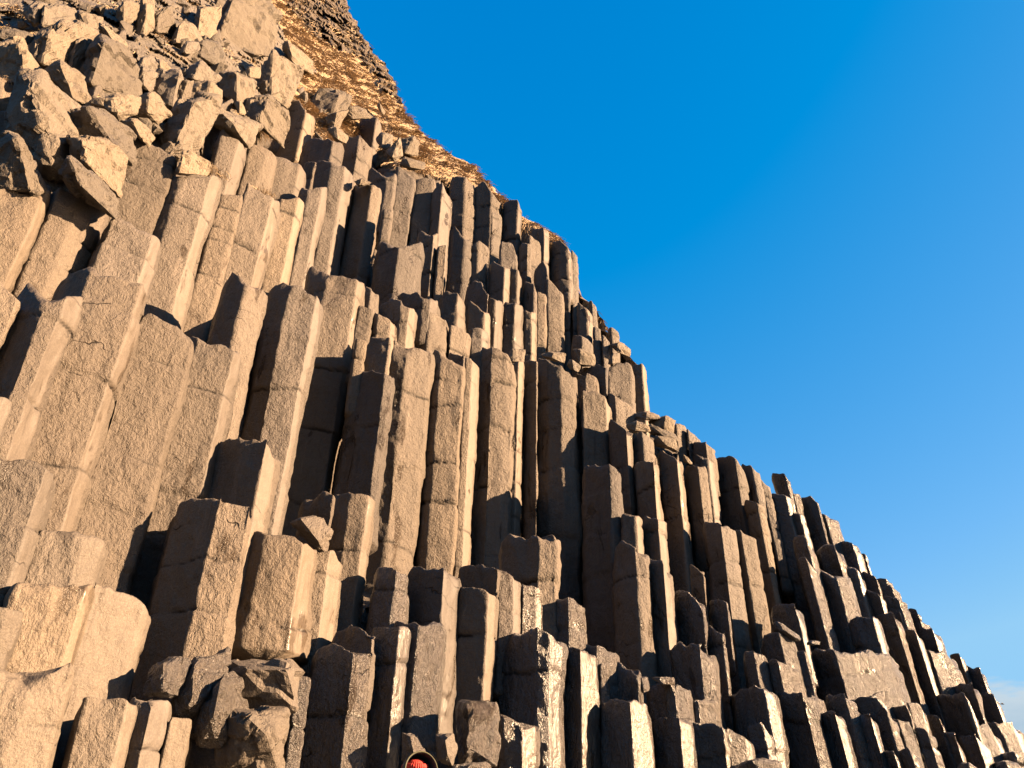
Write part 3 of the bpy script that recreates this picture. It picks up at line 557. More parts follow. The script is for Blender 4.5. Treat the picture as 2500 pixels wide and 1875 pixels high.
def col_mesh(P, z, zb, lean, step, seed, rng, faces):
    nf = len(P)
    a = P.mean(0); a = a/np.linalg.norm(a); wv = np.linalg.norm(P[-1]-P[0]); wd = wv*.8+.35
    W_ = P[-1]-P[0]; back = [P[-1]+a*wd*.45+W_*.10, P[-1]+a*wd+(P[0]-P[-1])*.25, P[0]+a*wd+(P[-1]-P[0])*.25, P[0]+a*wd*.45-W_*.10]
    Q = np.vstack([P, back]); zt = np.concatenate([z, np.full(4, z.mean()-.02)])
    m = len(Q); pp, zz, fr = [], [], []; slk = []
    for i in range(m):
        j = (i+1) % m; L = np.linalg.norm(Q[j]-Q[i]); st = step if i < nf-1 else step*5
        k = max(int(math.ceil(L/st)), 5 if i < nf-1 else 1)
        for q in range(k):
            t = q/k; pp.append(Q[i]*(1-t)+Q[j]*t); zz.append(zt[i]*(1-t)+zt[j]*t); fr.append(i < nf-1); slk.append(1.0 if i < nf-1 and faces[i] == 'L' else (.25 if i < nf-1 and faces[i] in 'BD' else 0.0))
    pp = np.array(pp); zz = np.array(zz)
    area = .5*np.sum(pp[:, 0]*np.roll(pp[:, 1], -1)-np.roll(pp[:, 0], -1)*pp[:, 1])
    if area < 0: pp = pp[::-1]; zz = zz[::-1]; slk = slk[::-1]
    for q in range(1): pp = .22*np.roll(pp, 1, 0)+.56*pp+.22*np.roll(pp, -1, 0)
    for q in range(2): zz = .25*np.roll(zz, 1)+.5*zz+.25*np.roll(zz, -1)
    tg = np.roll(pp, -1, 0)-np.roll(pp, 1, 0); nr = np.stack([tg[:, 1], -tg[:, 0]], 1); nr /= np.linalg.norm(nr, axis=1)[:, None]+1e-9
    n_ = len(pp); H = zz.mean()-zb
    hs = [0, step*.5, step*1.1, step*2]
    while hs[-1] < H: hs.append(hs[-1]+step*1.35)
    T = np.array(hs)/hs[-1]; rows = len(T)
    sc = min(wv, .9)
    zn = zz + .075*sc*fbm(np.column_stack([pp*4, np.full(n_, seed*1.3)]), seed, 3)
    Z = zn[None, :]*(1-T[:, None])+zb*T[:, None]
    X = np.repeat(pp[None], rows, 0)
    P3 = np.dstack([X, Z]).reshape(-1, 3)
    nz = np.tile(nr, (rows, 1))
    off = np.array([seed*5.3, seed*2.9, seed*1.1])
    q = P3+off
    d = .055*sc*vn(q*[1.1, 1.1, .8], seed)+.028*sc*vn(q*[3, 3, 1.4], 3)+.011*fbm(q*[8, 8, 6], 5, 2)
    # wide scoops left by the ball joints
    d -= .05*sc*np.clip(vn(q*[1.7, 1.7, 1.2], 9)-.45, 0, 1)
    if step < .06: d += .0045*fbm(q*[24, 24, 17], 11, 2)
    for fs, ft, fa in ((2.4, .22, .016), (6.5, .3, .007)):       # shallow flakes spalled off, with sharp rims
        d -= fa*sc*np.clip((vn(q*[fs, fs, fs*.6], 33+int(fs))-ft)*14, 0, 1)
    # joints: blocks of slightly different girth with a dark groove between them
    zc = zb+H; jl = []
    zj = zc-rng.uniform(.35, 1.5)*max(sc, .4)
    while zj > zb and len(jl) < 12:
        jl.append(zj); zj -= rng.uniform(.7, 2.4)*max(sc, .45)
    prev = 0
    dd = np.zeros(len(P3)); jt = np.zeros(len(P3))
    for zj in jl:
        tl = zj+.07*sc*vn(np.column_stack([P3[:, :2]*2.1+seed, np.full(len(P3), zj)]), 13)+.12*sc*((P3[:, 0]-pp[:, 0].mean())*rng.uniform(-1, 1)+(P3[:, 1]-pp[:, 1].mean())*rng.uniform(-1, 1))
        e = P3[:, 2]-tl
        o = rng.uniform(-.038, .038)*sc
        dd += np.where(e < 0, o, 0)
        if rng.random() < .85:
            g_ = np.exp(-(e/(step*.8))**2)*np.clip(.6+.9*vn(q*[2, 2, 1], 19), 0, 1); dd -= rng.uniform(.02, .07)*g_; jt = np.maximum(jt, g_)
    d += dd
    ht = zn[None, :]-Z; ht = ht.ravel()
    d -= .03*sc*np.exp(-ht/(.03*sc+.006))*(1+.8*vn(q*5, 21))
    d -= .16*sc*np.clip(vn(q*2.3/sc, 25)-.15, 0, 1)*np.exp(-ht/(.28*sc))
    P3[:, :2] += nz*d[:, None]
    P3[:, :2] += (zc-P3[:, 2:3])*lean
    V = [P3]; i0 = np.arange(n_); i1 = np.roll(i0, -1); quads = []
    for r in range(rows-1):
        quads.append(np.column_stack([r*n_+i0, (r+1)*n_+i0, (r+1)*n_+i1, r*n_+i1]))
    base = rows*n_; ring = P3[:n_]; cen = ring.mean(0); prev0 = 0; tris = []
    for k, s in enumerate((.93, .75, .5, .25)):
        R_ = cen+(ring-cen)*s; R_[:, 2] = cen[2]+(ring[:, 2]-cen[2])*s+.02*(1-s)+.045*sc*fbm(R_*3.3+off, 8, 2)
        V.append(R_); b = base+k*n_
        quads.append(np.column_stack([prev0+i0, prev0+i1, b+i1, b+i0])); prev0 = b
    V.append(np.array([cen+[0, 0, .03]])); ci = base+4*n_
    tris.append(np.column_stack([prev0+i0, prev0+i1, np.full(n_, ci)]))
    lb = (rows-1)*n_; bot = P3[lb:lb+n_]; V.append(np.array([bot.mean(0)-[0, 0, .12]]))
    tris.append(np.column_stack([lb+i1, lb+i0, np.full(n_, ci+1)]))
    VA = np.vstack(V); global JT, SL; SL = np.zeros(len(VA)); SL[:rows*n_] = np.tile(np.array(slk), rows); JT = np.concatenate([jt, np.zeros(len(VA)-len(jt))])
    return VA, np.vstack(quads), np.vstack(tris)

# ---------------------------------------------------------------- columns
def build_col(pts, faces, yb, dr, seed, free=False):
    rng = random.Random(seed)
    mx = sum(p[0] for p in pts)/len(pts); my = sum(p[1] for p in pts)/len(pts)
    R = float(Rfun(mx, my))+dr*.5
    P, z = solve(pts, faces, R, rng)
    dist = float(np.linalg.norm(at(mx, my, R)))
    step = 1.9*dist/PXR
    s0 = -(mx-1330)/(my+2350)        # drift of the foot in the picture
    xb = mx-(mx-1330)/(my+2350)*(my-yb)*-1
    zb = at(mx, yb, R)[2]
    zb -= 0 if free else .5+.035*R
    t = min(max((mx-1700)/250, 0), 1); ds = -.085*t*t*(3-2*t)+rng.uniform(-.008, .008)
    vv = -(my-H0/2)/F
    aa = ds*(math.cos(PITCH)-vv*math.sin(PITCH))
    lean = -aa*np.array([1.0, 0.0])
    stamp(pts[0][0], pts[-1][0], my, yb, float(np.linalg.norm(P, axis=1).max())+.25)
    return col_mesh(P, z, zb, lean, step, seed, rng, faces), R

GS = 10                              # how deep the columns stand, on a coarse map
gx_, gy_ = np.meshgrid(np.arange(-300, 2700, GS), np.arange(-300, 2500, GS))
RMAP = Rfun(gx_, gy_)+.3
def stamp(x0, x1, y0, y1, R):
    ys_ = gy_[:, 0]; m = (ys_ > y0-10) & (ys_ < y1+45)
    for j in np.nonzero(m)[0]:
        dxx = -((x0+x1)/2-1330)/((y0)+2350)*(y0-ys_[j])      # columns fan out from the vanishing point
        k0 = int((x0+dxx-14+300)//GS); k1 = int((x1+dxx+14+300)//GS)+1
        k0 = max(k0, 0); RMAP[j, k0:k1] = np.maximum(RMAP[j, k0:k1], R)
def rlook(x0, x1, y0, y1):
    j0, j1 = int((y0+300)//GS), int((y1+300)//GS)+1; k0, k1 = max(int((x0+300)//GS), 0), int((x1+300)//GS)+1
    return float(RMAP[j0:j1, k0:k1].max())
TUFT = []; rt = random.Random(3)
cols = [l.split('|') for l in COLS.strip().splitlines()]
for i, (z, s, fc, yb, dr, lab) in enumerate(cols):
    ox, oy, k = ZN[z]
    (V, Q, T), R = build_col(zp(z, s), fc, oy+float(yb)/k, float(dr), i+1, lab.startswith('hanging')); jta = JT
    mx = sum(p[0] for p in zp(z, s))/len(fc); my = zp(z, s)[0][1]
    hsh = (i*7919) % 10
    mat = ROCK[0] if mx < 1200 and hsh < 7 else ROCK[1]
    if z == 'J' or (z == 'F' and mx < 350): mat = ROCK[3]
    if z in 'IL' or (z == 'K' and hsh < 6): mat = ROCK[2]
    if z in 'ABD' and mx < 1000 and rt.random() < .4:
        tc_ = V[V[:, 2] > V[:, 2].max()-.12].mean(0); TUFT.append(((tc_[0], tc_[1]-.1, V[:, 2].max()-.08), 0, .25))
    base = V.mean(0); base[2] = V[:, 2].min()
    o = mesh_obj('basalt_prism', V, Q, T, mat, base)
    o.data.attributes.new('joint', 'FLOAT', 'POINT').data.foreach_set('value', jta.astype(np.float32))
    o.data.attributes.new('slick', 'FLOAT', 'POINT').data.foreach_set('value', SL.astype(np.float32))
    tag(o, lab, 'rock column', 'basalt columns of the cliff')

# ---------------------------------------------------------------- boulders
def refine(V, T, step, mx=5):
    for _ in range(mx):
        e = np.linalg.norm(V[T[:, 0]]-V[T[:, 1]], axis=1).mean()
        if e < step*1.6: break
        E = np.vstack([T[:, [0, 1]], T[:, [1, 2]], T[:, [2, 0]]]); E.sort(1)
        U, inv = np.unique(E, axis=0, return_inverse=True); inv = inv.ravel()
        M = len(V)+inv; k = len(T); a, b, c = M[:k], M[k:2*k], M[2*k:]
        V = np.vstack([V, V[U].mean(1)])
        T = np.vstack([np.column_stack([T[:, 0], a, c]), np.column_stack([a, T[:, 1], b]), np.column_stack([c, b, T[:, 2]]), np.column_stack([a, b, c])])
    return V, T
def build_boulder(out, rid, seed, dr, calm):
    rng = random.Random(seed*13+5)
    out = np.array(out); rid = np.array(rid); c = out.mean(0); k_ = 1.24 if c[1] < 560 and c[0] < 900 else 1.08; out = c+(out-c)*k_; rid = c+(rid-c)*k_
    R = float(Rfun(c[0], c[1]))+dr
    size = math.sqrt(np.ptp(out[:, 0])*np.ptp(out[:, 1]))/F*R
    pts = [at(x, y, R+rng.uniform(-.08, .08)*size) for x, y in out]
    pts += [at(x, y, R-size*(.50+rng.uniform(-.05, .08))) for x, y in rid]
    pts += [at(c[0]+(x-c[0])*.72, c[1]+(y-c[1])*.72, R+size*.75) for x, y in out]
    bm = bmesh.new()
    for p in pts: bm.verts.new(p)
    g = bmesh.ops.convex_hull(bm, input=bm.verts)
    bmesh.ops.delete(bm, geom=[v for v in bm.verts if not v.link_faces], context='VERTS')
    bmesh.ops.triangulate(bm, faces=bm.faces); bmesh.ops.recalc_face_normals(bm, faces=bm.faces)
    bm.verts.index_update()
    V = np.array([v.co[:] for v in bm.verts]); T = np.array([[v.index for v in f_.verts] for f_ in bm.faces]); bm.free()
    step = 2.6*R*1.3/PXR
    V, T = refine(V, T, step, 6)
    for _ in range(1 if step > .03 else 0):               # dull the arrises a little
        ac = np.zeros_like(V); ct = np.zeros(len(V))
        for a_, b_ in ((0, 1), (1, 2), (2, 0)):
            np.add.at(ac, T[:, a_], V[T[:, b_]]); np.add.at(ct, T[:, a_], 1)
        V = V*.45+.55*ac/ct[:, None]
    nrm = np.zeros_like(V); fn = np.cross(V[T[:, 1]]-V[T[:, 0]], V[T[:, 2]]-V[T[:, 0]])
    for k in range(3): np.add.at(nrm, T[:, k], fn)
    nrm /= np.linalg.norm(nrm, axis=1)[:, None]+1e-12
    q = V+seed*3.7
    s = size
    d1, d2, cid = worley(q/(s*.33), 3)
    d = .05*s*cid + .03*s*vn(q/(s*.5), 1)+.016*s*fbm(q/(s*.14), 4, 3)-.02*s*np.exp(-((d2-d1)/.04)**2)
    V = V+nrm*d[:, None]*calm
    return V, T, R
for i, l in enumerate(BOUL.strip().splitlines()):
    z, o_, r_, lab = l.split('|')
    dr = {'A': -.45, 'B': -.3, 'E': 0, 'H': 0, 'G': -.45, 'K': -.45, 'J': -.3, 'L': -.6, 'I': -.5}[z]
    V, T, R = build_boulder(zp(z, o_), zp(z, r_), i+1, dr, .9 if z in 'JK' else 1.0)
    base = V.mean(0); base[2] = V[:, 2].min()
    mat = RUB if z in 'ABEH' else (ROCK[3] if z in 'JKG' and not lab.startswith(('black', 'wet', 'glossy', 'broad', 'low')) else ROCK[2])
    o = mesh_obj('boulder', V, [], T, mat, base, z in 'LI')
    tag(o, lab, 'rock', 'loose rocks and blocks on the cliff')

# ---------------------------------------------------------------- the hill behind and around the columns
SIL = zp('B', '620,-900 700,-300 770,0 800,90 850,160 862,200 930,320 1000,420 1062,480 1140,610 1150,660 1198,770 1210,850 1290,940 1340,1000 1480,1120 1600,1200 1780,1290 1820,1370 1900,1440 2010,1540')
SIL += zp('E', '545,245 700,325 760,355 825,390 890,500 945,590 965,740 1010,870 1100,940 1140,985 1200,1110 1280,1240 1370,1300 1390,1350 1470,1420 1480,1659')
SIL += zp('H', '1180,340 1290,385 1400,430 1580,600 1690,700 1870,750 2010,870 2110,970')
SIL += zp('I', '80,120 160,165 290,175 400,235 520,340 535,440 630,455 680,570 830,680 900,780 990,870 1090,950 1150,1040 1220,1120 1330,1180 1370,1290 1420,1420 1560,1500 1700,1640 2200,2100')
SIL = np.array(SIL)
SCR = [(-400, -60), (640, -60), (700, 110), (690, 260), (430, 420), (-400, 420)]
ys = np.concatenate([np.arange(-280, 700, 4.5), np.arange(700, 2500, 9)])
sx = np.interp(ys, SIL[:, 1], SIL[:, 0])
sx = sx+2.5*np.array([math.sin(y*.13)+math.sin(y*.37+1) for y in ys])
NU = 330
uu = np.linspace(0, 1, NU)
X = -260+(sx[:, None]+260)*uu[None]; Y = np.repeat(ys[:, None], NU, 1)
def inpoly(X, Y, poly):
    x, y = X.ravel(), Y.ravel(); c = np.zeros(len(x), bool); n = len(poly)
    for i in range(n):
        (x1, y1), (x2, y2) = poly[i], poly[i-1]
        if y1 == y2: continue
        c ^= ((y1 > y) != (y2 > y)) & (x < (x2-x1)*(y-y1)/(y2-y1)+x1)
    return c.reshape(X.shape)
CRAG = zp('B', '260,-900 300,0 390,120 450,220 560,300 640,330 700,380 800,400 900,480 960,545 1010,600 1040,690 1120,730 1215,800 1500,800 1500,-900')
TUR = zp('A', '-400,-900 -400,330 300,420 700,800 1150,1050 1700,1000')+zp('B', '250,1020 700,1180 1100,1270 1500,1370')+zp('E', '300,180 540,400 760,470 900,560 1000,560 1000,-400')+zp('B', '2600,-900')
TUR2 = zp('E', '930,780 990,880 1085,1000 1150,1110 1215,1190 1290,1300 1400,1390 1490,1420 1700,1420 1300,800')
RR = Rfun(X, Y)
mc = inpoly(X, Y, CRAG); mt = (inpoly(X, Y, TUR) | inpoly(X, Y, TUR2)) & ~mc; ms = inpoly(X, Y, SCR) & mt; mt = mt & ~ms
d_ = np.stack([ray(0, 0)], 0)
D = f0[None, None]+((X-W0/2)/F)[..., None]*RT-((Y-H0/2)/F)[..., None]*UP
hh = np.hypot(D[..., 0], D[..., 1])
M_ = RMAP.copy()
for _ in range(2): M_[1:-1, 1:-1] = np.maximum.reduce([M_[1:-1, 1:-1], M_[:-2, 1:-1], M_[2:, 1:-1], M_[1:-1, :-2], M_[1:-1, 2:]])
for _ in range(2): M_[1:-1, 1:-1] = (M_[1:-1, 1:-1]+M_[:-2, 1:-1]+M_[2:, 1:-1]+M_[1:-1, :-2]+M_[1:-1, 2:])/5
jx = np.clip((X+300)/GS, 0, M_.shape[1]-1.01); jy = np.clip((Y+300)/GS, 0, M_.shape[0]-1.01)
ix, iy = jx.astype(int), jy.astype(int); tx, ty = jx-ix, jy-iy
MB_ = (M_[iy, ix]*(1-tx)+M_[iy, ix+1]*tx)*(1-ty)+(M_[iy+1, ix]*(1-tx)+M_[iy+1, ix+1]*tx)*ty
offs = np.where(mc, 1.2, np.where(mt, MB_-RR+.05, np.where(ms, MB_-RR+.15, MB_-RR+.75)))
# soften the step between the covers
for _ in range(10): offs[1:-1, 1:-1] = (offs[1:-1, 1:-1]*2+offs[:-2, 1:-1]+offs[2:, 1:-1]+offs[1:-1, :-2]+offs[1:-1, 2:])/6
P = D/hh[..., None]*(RR+offs)[..., None]
q = P.reshape(-1, 3)
disp_t = .28*fbm(q*[.55, .55, .8], 2, 3)+.22*np.clip(fbm(q*[.9, .9, 1.2], 44, 3)-.35, 0, 1)+.035*fbm(q*[1.8, 1.8, 1.8], 6, 2)
w1, w2, wc = worley(q*[1.5, 1.5, .5], 7)
w3, w4, wd_ = worley(q*[3.0, 3.0, 1.3], 12)
disp_c = .75*wc+.5*np.clip(w1-.3, 0, 1)+.5*wd_+1.2*fbm(q*.16, 3, 3)+.25*fbm(q*1.4, 5, 3)
g1, g2, gc = worley(q*[1.1, 1.1, .35], 15)
b1, b2, bc = worley(q*[1.25, 1.25, .9], 25); disp_s = .42*bc+.15*fbm(q*2, 4, 3)
disp_b = .22*gc+.12*fbm(q*2.5, 4, 3)
disp = np.where(mc.ravel(), disp_c, np.where(mt.ravel(), disp_t, np.where(ms.ravel(), disp_s, disp_b))).reshape(X.shape)
edge = np.clip((sx[:, None]-X)/40, 0, 1)
RF = RR+offs+disp*(.35+.65*edge)
P = D/hh[..., None]*RF[..., None]
# the far side of the crest rolls back and down
for dx, rr in ((-2, 1.5), (-14, 5), (-60, 14), (-200, 34)):
    xx = sx+dx; ddv = f0[None]+((xx-W0/2)/F)[:, None]*RT-((ys-H0/2)/F)[:, None]*UP
    hv = np.hypot(ddv[:, 0], ddv[:, 1]); col = ddv/hv[:, None]*(RF[:, -1]+rr)[:, None]
    P = np.concatenate([P, col[:, None]], 1); mc = np.concatenate([mc, mc[:, -1:]], 1); mt = np.concatenate([mt, mt[:, -1:]], 1); ms = np.concatenate([ms, ms[:, -1:]], 1)
ny, nx = P.shape[:2]
idx = np.arange(ny*nx).reshape(ny, nx)
Qd = np.stack([idx[:-1, :-1], idx[1:, :-1], idx[1:, 1:], idx[:-1, 1:]], -1).reshape(-1, 4)
fm_c = mc[:-1, :-1].ravel(); fm_t = mt[:-1, :-1].ravel() & ~fm_c
PV = P.reshape(-1, 3)
def sub(name, mask, mat, kind, sm=True):
    q4 = Qd[mask]; U, inv = np.unique(q4, return_inverse=True)
    o = mesh_obj(name, PV[U], inv.reshape(-1, 4), [], mat, None, sm); tag(o, kind=kind); return o
fm_s = ms[:-1, :-1].ravel() & ~fm_c & ~fm_t
sub('cliff_face', ~fm_c & ~fm_t & ~fm_s, BACK, 'structure')
sub('slope', fm_s, RUB, 'structure', False)
sub('hillside', fm_t, TURF, 'structure')
sub('crag', fm_c, rock_mat('crag_rock', (.13, .095, .06), (.18, .135, .085), (.08, .058, .04), 53, .3, 1.0, .8), 'structure', False)

# broken stone between the boulders, too many pieces to count
VV, TT, nb = [], [], 0; rk = random.Random(9)
for k in range(380):
    x = rk.uniform(-60, 1100); y = rk.uniform(-60, 480)
    if x < 620: ok = inpoly(np.array([[x]]), np.array([[y]]), TUR)[0, 0] and y > -80
    else: ok = inpoly(np.array([[x]]), np.array([[y]]), TUR)[0, 0] and y > 150+(x-620)*.75 and rk.random() < .8
    if not ok: continue
    R = rlook(x-5, x+5, y-5, y+5); s = R*rk.choice([10, 13, 17, 22, 30])/F*.9; c = at(x, y, R-.1*s)
    bm = bmesh.new(); A_ = Matrix.Rotation(rk.uniform(0, 6.3), 3, 'Z')@Matrix.Rotation(rk.uniform(-.7, .7), 3, 'X')
    for _ in range(11):
        v_ = Vector((rk.gauss(0, 1), rk.gauss(0, 1), rk.gauss(0, 1))).normalized(); v_ = Vector((max(-.7, min(.7, v_.x)), max(-.7, min(.7, v_.y)), v_.z*1.25)); bm.verts.new(Vector(c)+A_@v_*s)
    bmesh.ops.convex_hull(bm, input=bm.verts)
    bmesh.ops.delete(bm, geom=[v for v in bm.verts if not v.link_faces], context='VERTS')
    bmesh.ops.triangulate(bm, faces=bm.faces); bmesh.ops.recalc_face_normals(bm, faces=bm.faces); bm.verts.index_update()
    V = np.array([v.co[:] for v in bm.verts]); T = np.array([[v.index for v in f_.verts] for f_ in bm.faces]); bm.free()
    V, T = refine(V, T, 4.0*R*1.3/PXR, 4); q_ = V+k*3.1
    V = V+.09*s*np.stack([vn(q_/(s*.35), 1), vn(q_/(s*.35), 2), vn(q_/(s*.35), 3)], 1)
    VV.append(V); TT.append(T+nb); nb += len(V)
o = mesh_obj('rubble', np.vstack(VV), [], np.vstack(TT), RUB, None, False); tag(o, 'broken angular stones scattered between the big boulders', 'rubble', kind='stuff')

# dry grass: blades hanging down the slope
rs = np.random.RandomState(5)
def blades(mask, count, lo, hi, seed, dens=None):
    q4 = Qd[mask]; k = q4[rs.randint(0, len(q4), count)]
    w = rs.dirichlet((1, 1, 1, 1), count)
    B = (PV[k]*w[..., None]).sum(1)
    nrm = np.cross(PV[k[:, 1]]-PV[k[:, 0]], PV[k[:, 3]]-PV[k[:, 0]]); nrm /= np.linalg.norm(nrm, axis=1)[:, None]+1e-9
    keep = fbm(B*.9, seed, 3) > (-.25 if dens is None else dens); B = B[keep]; nrm = nrm[keep]; m = len(B)
    s = np.sign((nrm*-B).sum(1)); nrm *= s[:, None]
    clump = np.stack([fbm(B*1.7, seed+1, 2), fbm(B*1.7+50, seed+2, 2), np.zeros(m)], 1)
    dr = nrm*.35+np.array([.1, 0, -.6])+clump*.55+rs.normal(0, .18, (m, 3)); dr /= np.linalg.norm(dr, axis=1)[:, None]
    L = rs.uniform(lo, hi, m)*(1+.4*fbm(B*.7, seed+4, 2)); dist = np.linalg.norm(B, axis=1)
    side = np.cross(dr, -B/dist[:, None]); side /= np.linalg.norm(side, axis=1)[:, None]+1e-9
    side = side+rs.normal(0, .3, (m, 3)); wv = (.0025+.00024*dist)
    mid = B+dr*L[:, None]*.55; tip = mid+(dr+np.array([0, 0, -.7]))*L[:, None]*.45
    V = np.stack([B-side*wv[:, None], B+side*wv[:, None], mid+side*wv[:, None]*.8, mid-side*wv[:, None]*.8, tip], 1).reshape(-1, 3)
    b = np.arange(m)*5
    return V, np.column_stack([b, b+1, b+2, b+3]), np.column_stack([b+3, b+2, b+4])
gv, gq, gt = blades(fm_t, 150000, .22, .6, 3, -.8)
gv3, gq3, gt3 = blades(fm_s, 26000, .12, .35, 21, .25)
gv2, gq2, gt2 = blades(fm_c, 9000, .3, .7, 9, .15)
gq3 = gq3+len(gv); gt3 = gt3+len(gv); gv = np.vstack([gv, gv3]); gq = np.vstack([gq, gq3]); gt = np.vstack([gt, gt3])
tv, tq, tt_ = [], [], []; nb = len(gv)
for (cx_, cy_, cr_) in TUFT:          # tufts rooted on the ledges
    for _ in range(110):
        b0 = np.array([cx_[0], cx_[1], cx_[2]])+rs.normal(0, cr_*.5, 3)*[1, 1, .15]; dr_ = rs.normal(0, .3, 3)+[0, -.35, .5]; dr_ /= np.linalg.norm(dr_); L_ = rs.uniform(.08, .24); sd = np.cross(dr_, [0, 1, .2]); sd = sd/np.linalg.norm(sd)*(.002+.0002*np.linalg.norm(b0))
        md = b0+dr_*L_*.6; tp = md+(dr_+np.array([0, 0, -.9]))*L_*.4
        tv += [b0-sd, b0+sd, md+sd*.8, md-sd*.8, tp]; tq.append([nb, nb+1, nb+2, nb+3]); tt_.append([nb+3, nb+2, nb+4]); nb += 5
gv = np.vstack([gv, tv]); gq = np.vstack([gq, tq]); gt = np.vstack([gt, tt_])
gq2 = gq2+len(gv); gt2 = gt2+len(gv)
o = mesh_obj('dry_grass', np.vstack([gv, gv2]), np.vstack([gq, gq2]), np.vstack([gt, gt2]), GRASS, None, False)
tag(o, 'straw coloured dry grass hanging in tufts over the upper slope', 'grass', kind='stuff')

# small columns packed in the gaps between and behind the big ones
VV, QQ, TT = [], [], []; nb = 0; cnt = 0
rg = random.Random(77)
yy = 70.0
while yy < 2050:
    xs_ = float(np.interp(yy, SIL[:, 1], SIL[:, 0]))
    xx = -150+rg.uniform(0, 50)
    while xx < xs_-55:
        Rr = float(Rfun(xx, yy)); w = .42/Rr*F
        scr = inpoly(np.array([[xx]]), np.array([[yy]]), SCR)[0, 0]
        if scr: w *= 1.7
        if scr or not (inpoly(np.array([[xx]]), np.array([[yy-20]]), TUR)[0, 0]):
            y1 = yy+rg.uniform(-35, 35); t = rg.choice(['DML', 'DB', 'GL', 'DL', 'DGL'])
            xsn = [xx]; 
            for ch in t: xsn.append(xsn[-1]+w*{'D': .6, 'M': 1, 'G': 1, 'B': .9, 'L': .35}[ch])
            if xsn[-1] < xs_-30:
                pts = [(x_, y1+rg.uniform(-6, 6)) for x_ in xsn]
                r2 = random.Random(cnt); Rr = rlook(xx-10, xsn[-1]+10, y1, y1+(40 if scr else 150))+(rg.uniform(-.5, -.1) if scr else rg.uniform(.15, .35))
                pts = [(a_, b_+(r2.uniform(-14, 14) if scr else 0)) for a_, b_ in pts]; P_, z_ = solve(pts, t, Rr, r2); step = 4.5*Rr*1.25/PXR
                tt = min(max((xx-1700)/250, 0), 1)
                V, Q_, T_ = col_mesh(P_, z_, z_.mean()-(1.3 if scr else .12*Rr+1.2), np.array([.075*tt+(r2.uniform(-.25, .25) if scr else 0), r2.uniform(-.1, .25) if scr else 0]), step, 500+cnt, r2, t)
                VV.append(V); QQ.append(Q_+nb); TT.append(T_+nb); nb += len(V); cnt += 1
        xx += w*rg.uniform(1.7, 2.3)
    yy += 62+rg.uniform(-8, 8)
print('fillers', cnt, nb)
o = mesh_obj('packed_columns', np.vstack(VV), np.vstack(QQ), np.vstack(TT), ROCK[1])
tag(o, 'smaller basalt columns packed behind and between the big ones', 'rock columns', kind='stuff')

# ---------------------------------------------------------------- ground and sea
def sheet(name, x0, y0, x1, y1, z, mat, n=60, amp=0):
    gx = np.linspace(x0, x1, n); gy = np.linspace(y0, y1, n); A_, B_ = np.meshgrid(gx, gy)
    V = np.column_stack([A_.ravel(), B_.ravel(), np.full(n*n, z)])
    if amp: V[:, 2] += amp*fbm(V*[.3, .3, 0], 3, 3)
    i = np.arange(n*n).reshape(n, n)
    q = np.stack([i[:-1, :-1], i[:-1, 1:], i[1:, 1:], i[1:, :-1]], -1).reshape(-1, 4)
    o = mesh_obj(name, V, q, [], mat); tag(o, kind='structure'); return o
sheet('ground', -3000, -3000, 3000, 3000, -1.75, plain('black_sand', (.012, .012, .012), .8, 30, (.02, .019, .018), .3), 8)
sheet('beach', -40, -25, 60, 50, -1.68, plain('black_pebbles', (.012, .0115, .011), .6, 8, (.026, .024, .022), .8), 120, .05)
sheet('sea', 62, -6000, 9000, 9000, -1.7, plain('sea_water', (.01, .03, .04), .12, 2, (.012, .035, .045), .6), 12)

# ---------------------------------------------------------------- the person at the bottom edge, and the bird
def skin_body(name, verts, edges, radii, mat, parent, sub=2, origin=(0, 0, 0)):
    me = bpy.data.meshes.new(name); me.from_pydata([Vector(v) for v in verts], edges, [])
    o = bpy.data.objects.new(name, me); C.objects.link(o); o.location = origin
    if parent: o.parent = parent
    sk = o.modifiers.new('skin', 'SKIN'); sk.use_smooth_shade = True
    for i, r in enumerate(radii):
        r = r if hasattr(r, '__len__') else (r, r); me.skin_vertices[0].data[i].radius = r
    me.skin_vertices[0].data[0].use_root = True
    s = o.modifiers.new('sub', 'SUBSURF'); s.levels = sub; s.render_levels = sub
    me.materials.append(mat); return o
def lathe_shell(name, fn, nu, nv, mat, parent, closed=True, thick=0):
    V = [fn(i/nu, j/nv) for j in range(nv+1) for i in range(nu)]
    q = [[j*nu+i, j*nu+(i+1) % nu, (j+1)*nu+(i+1) % nu, (j+1)*nu+i] for j in range(nv) for i in range(nu if closed else nu-1)]
    o = mesh_obj(name, V, q, [], mat, None, True, parent)
    if thick:
        s = o.modifiers.new('solid', 'SOLIDIFY'); s.thickness = thick; s.offset = 0
    return o
JK = plain('dark_jacket', (.012, .013, .016), .7, 12, (.02, .021, .024), .3)
OL = plain('olive_trim', (.028, .027, .008), .8)
RD = plain('red_knit', (.25, .010, .006), .8, 40, (.33, .02, .01), .4)
SKN = plain('skin', (.42, .22, .15), .5, 9, (.38, .19, .13))
TR = plain('dark_trousers', (.015, .016, .02), .8)
BT = plain('boots', (.02, .015, .012), .5)
HAIR = plain('brown_hair', (.05, .03, .018), .6)
hp = at(1016, 1836, 7.3)                          # the crown of the hood
foot = hp[2]-1.76
pr = bpy.data.objects.new('person', None); C.objects.link(pr); pr.location = (hp[0], hp[1], foot)
face = math.atan2(-hp[1], -hp[0])+.35             # faces the camera, turned a little
pr.rotation_euler = (0, 0, face+PI/2)             # local -Y is forward
tag(pr, 'person in olive rimmed dark hood and red knitted beanie at the bottom edge', 'person')
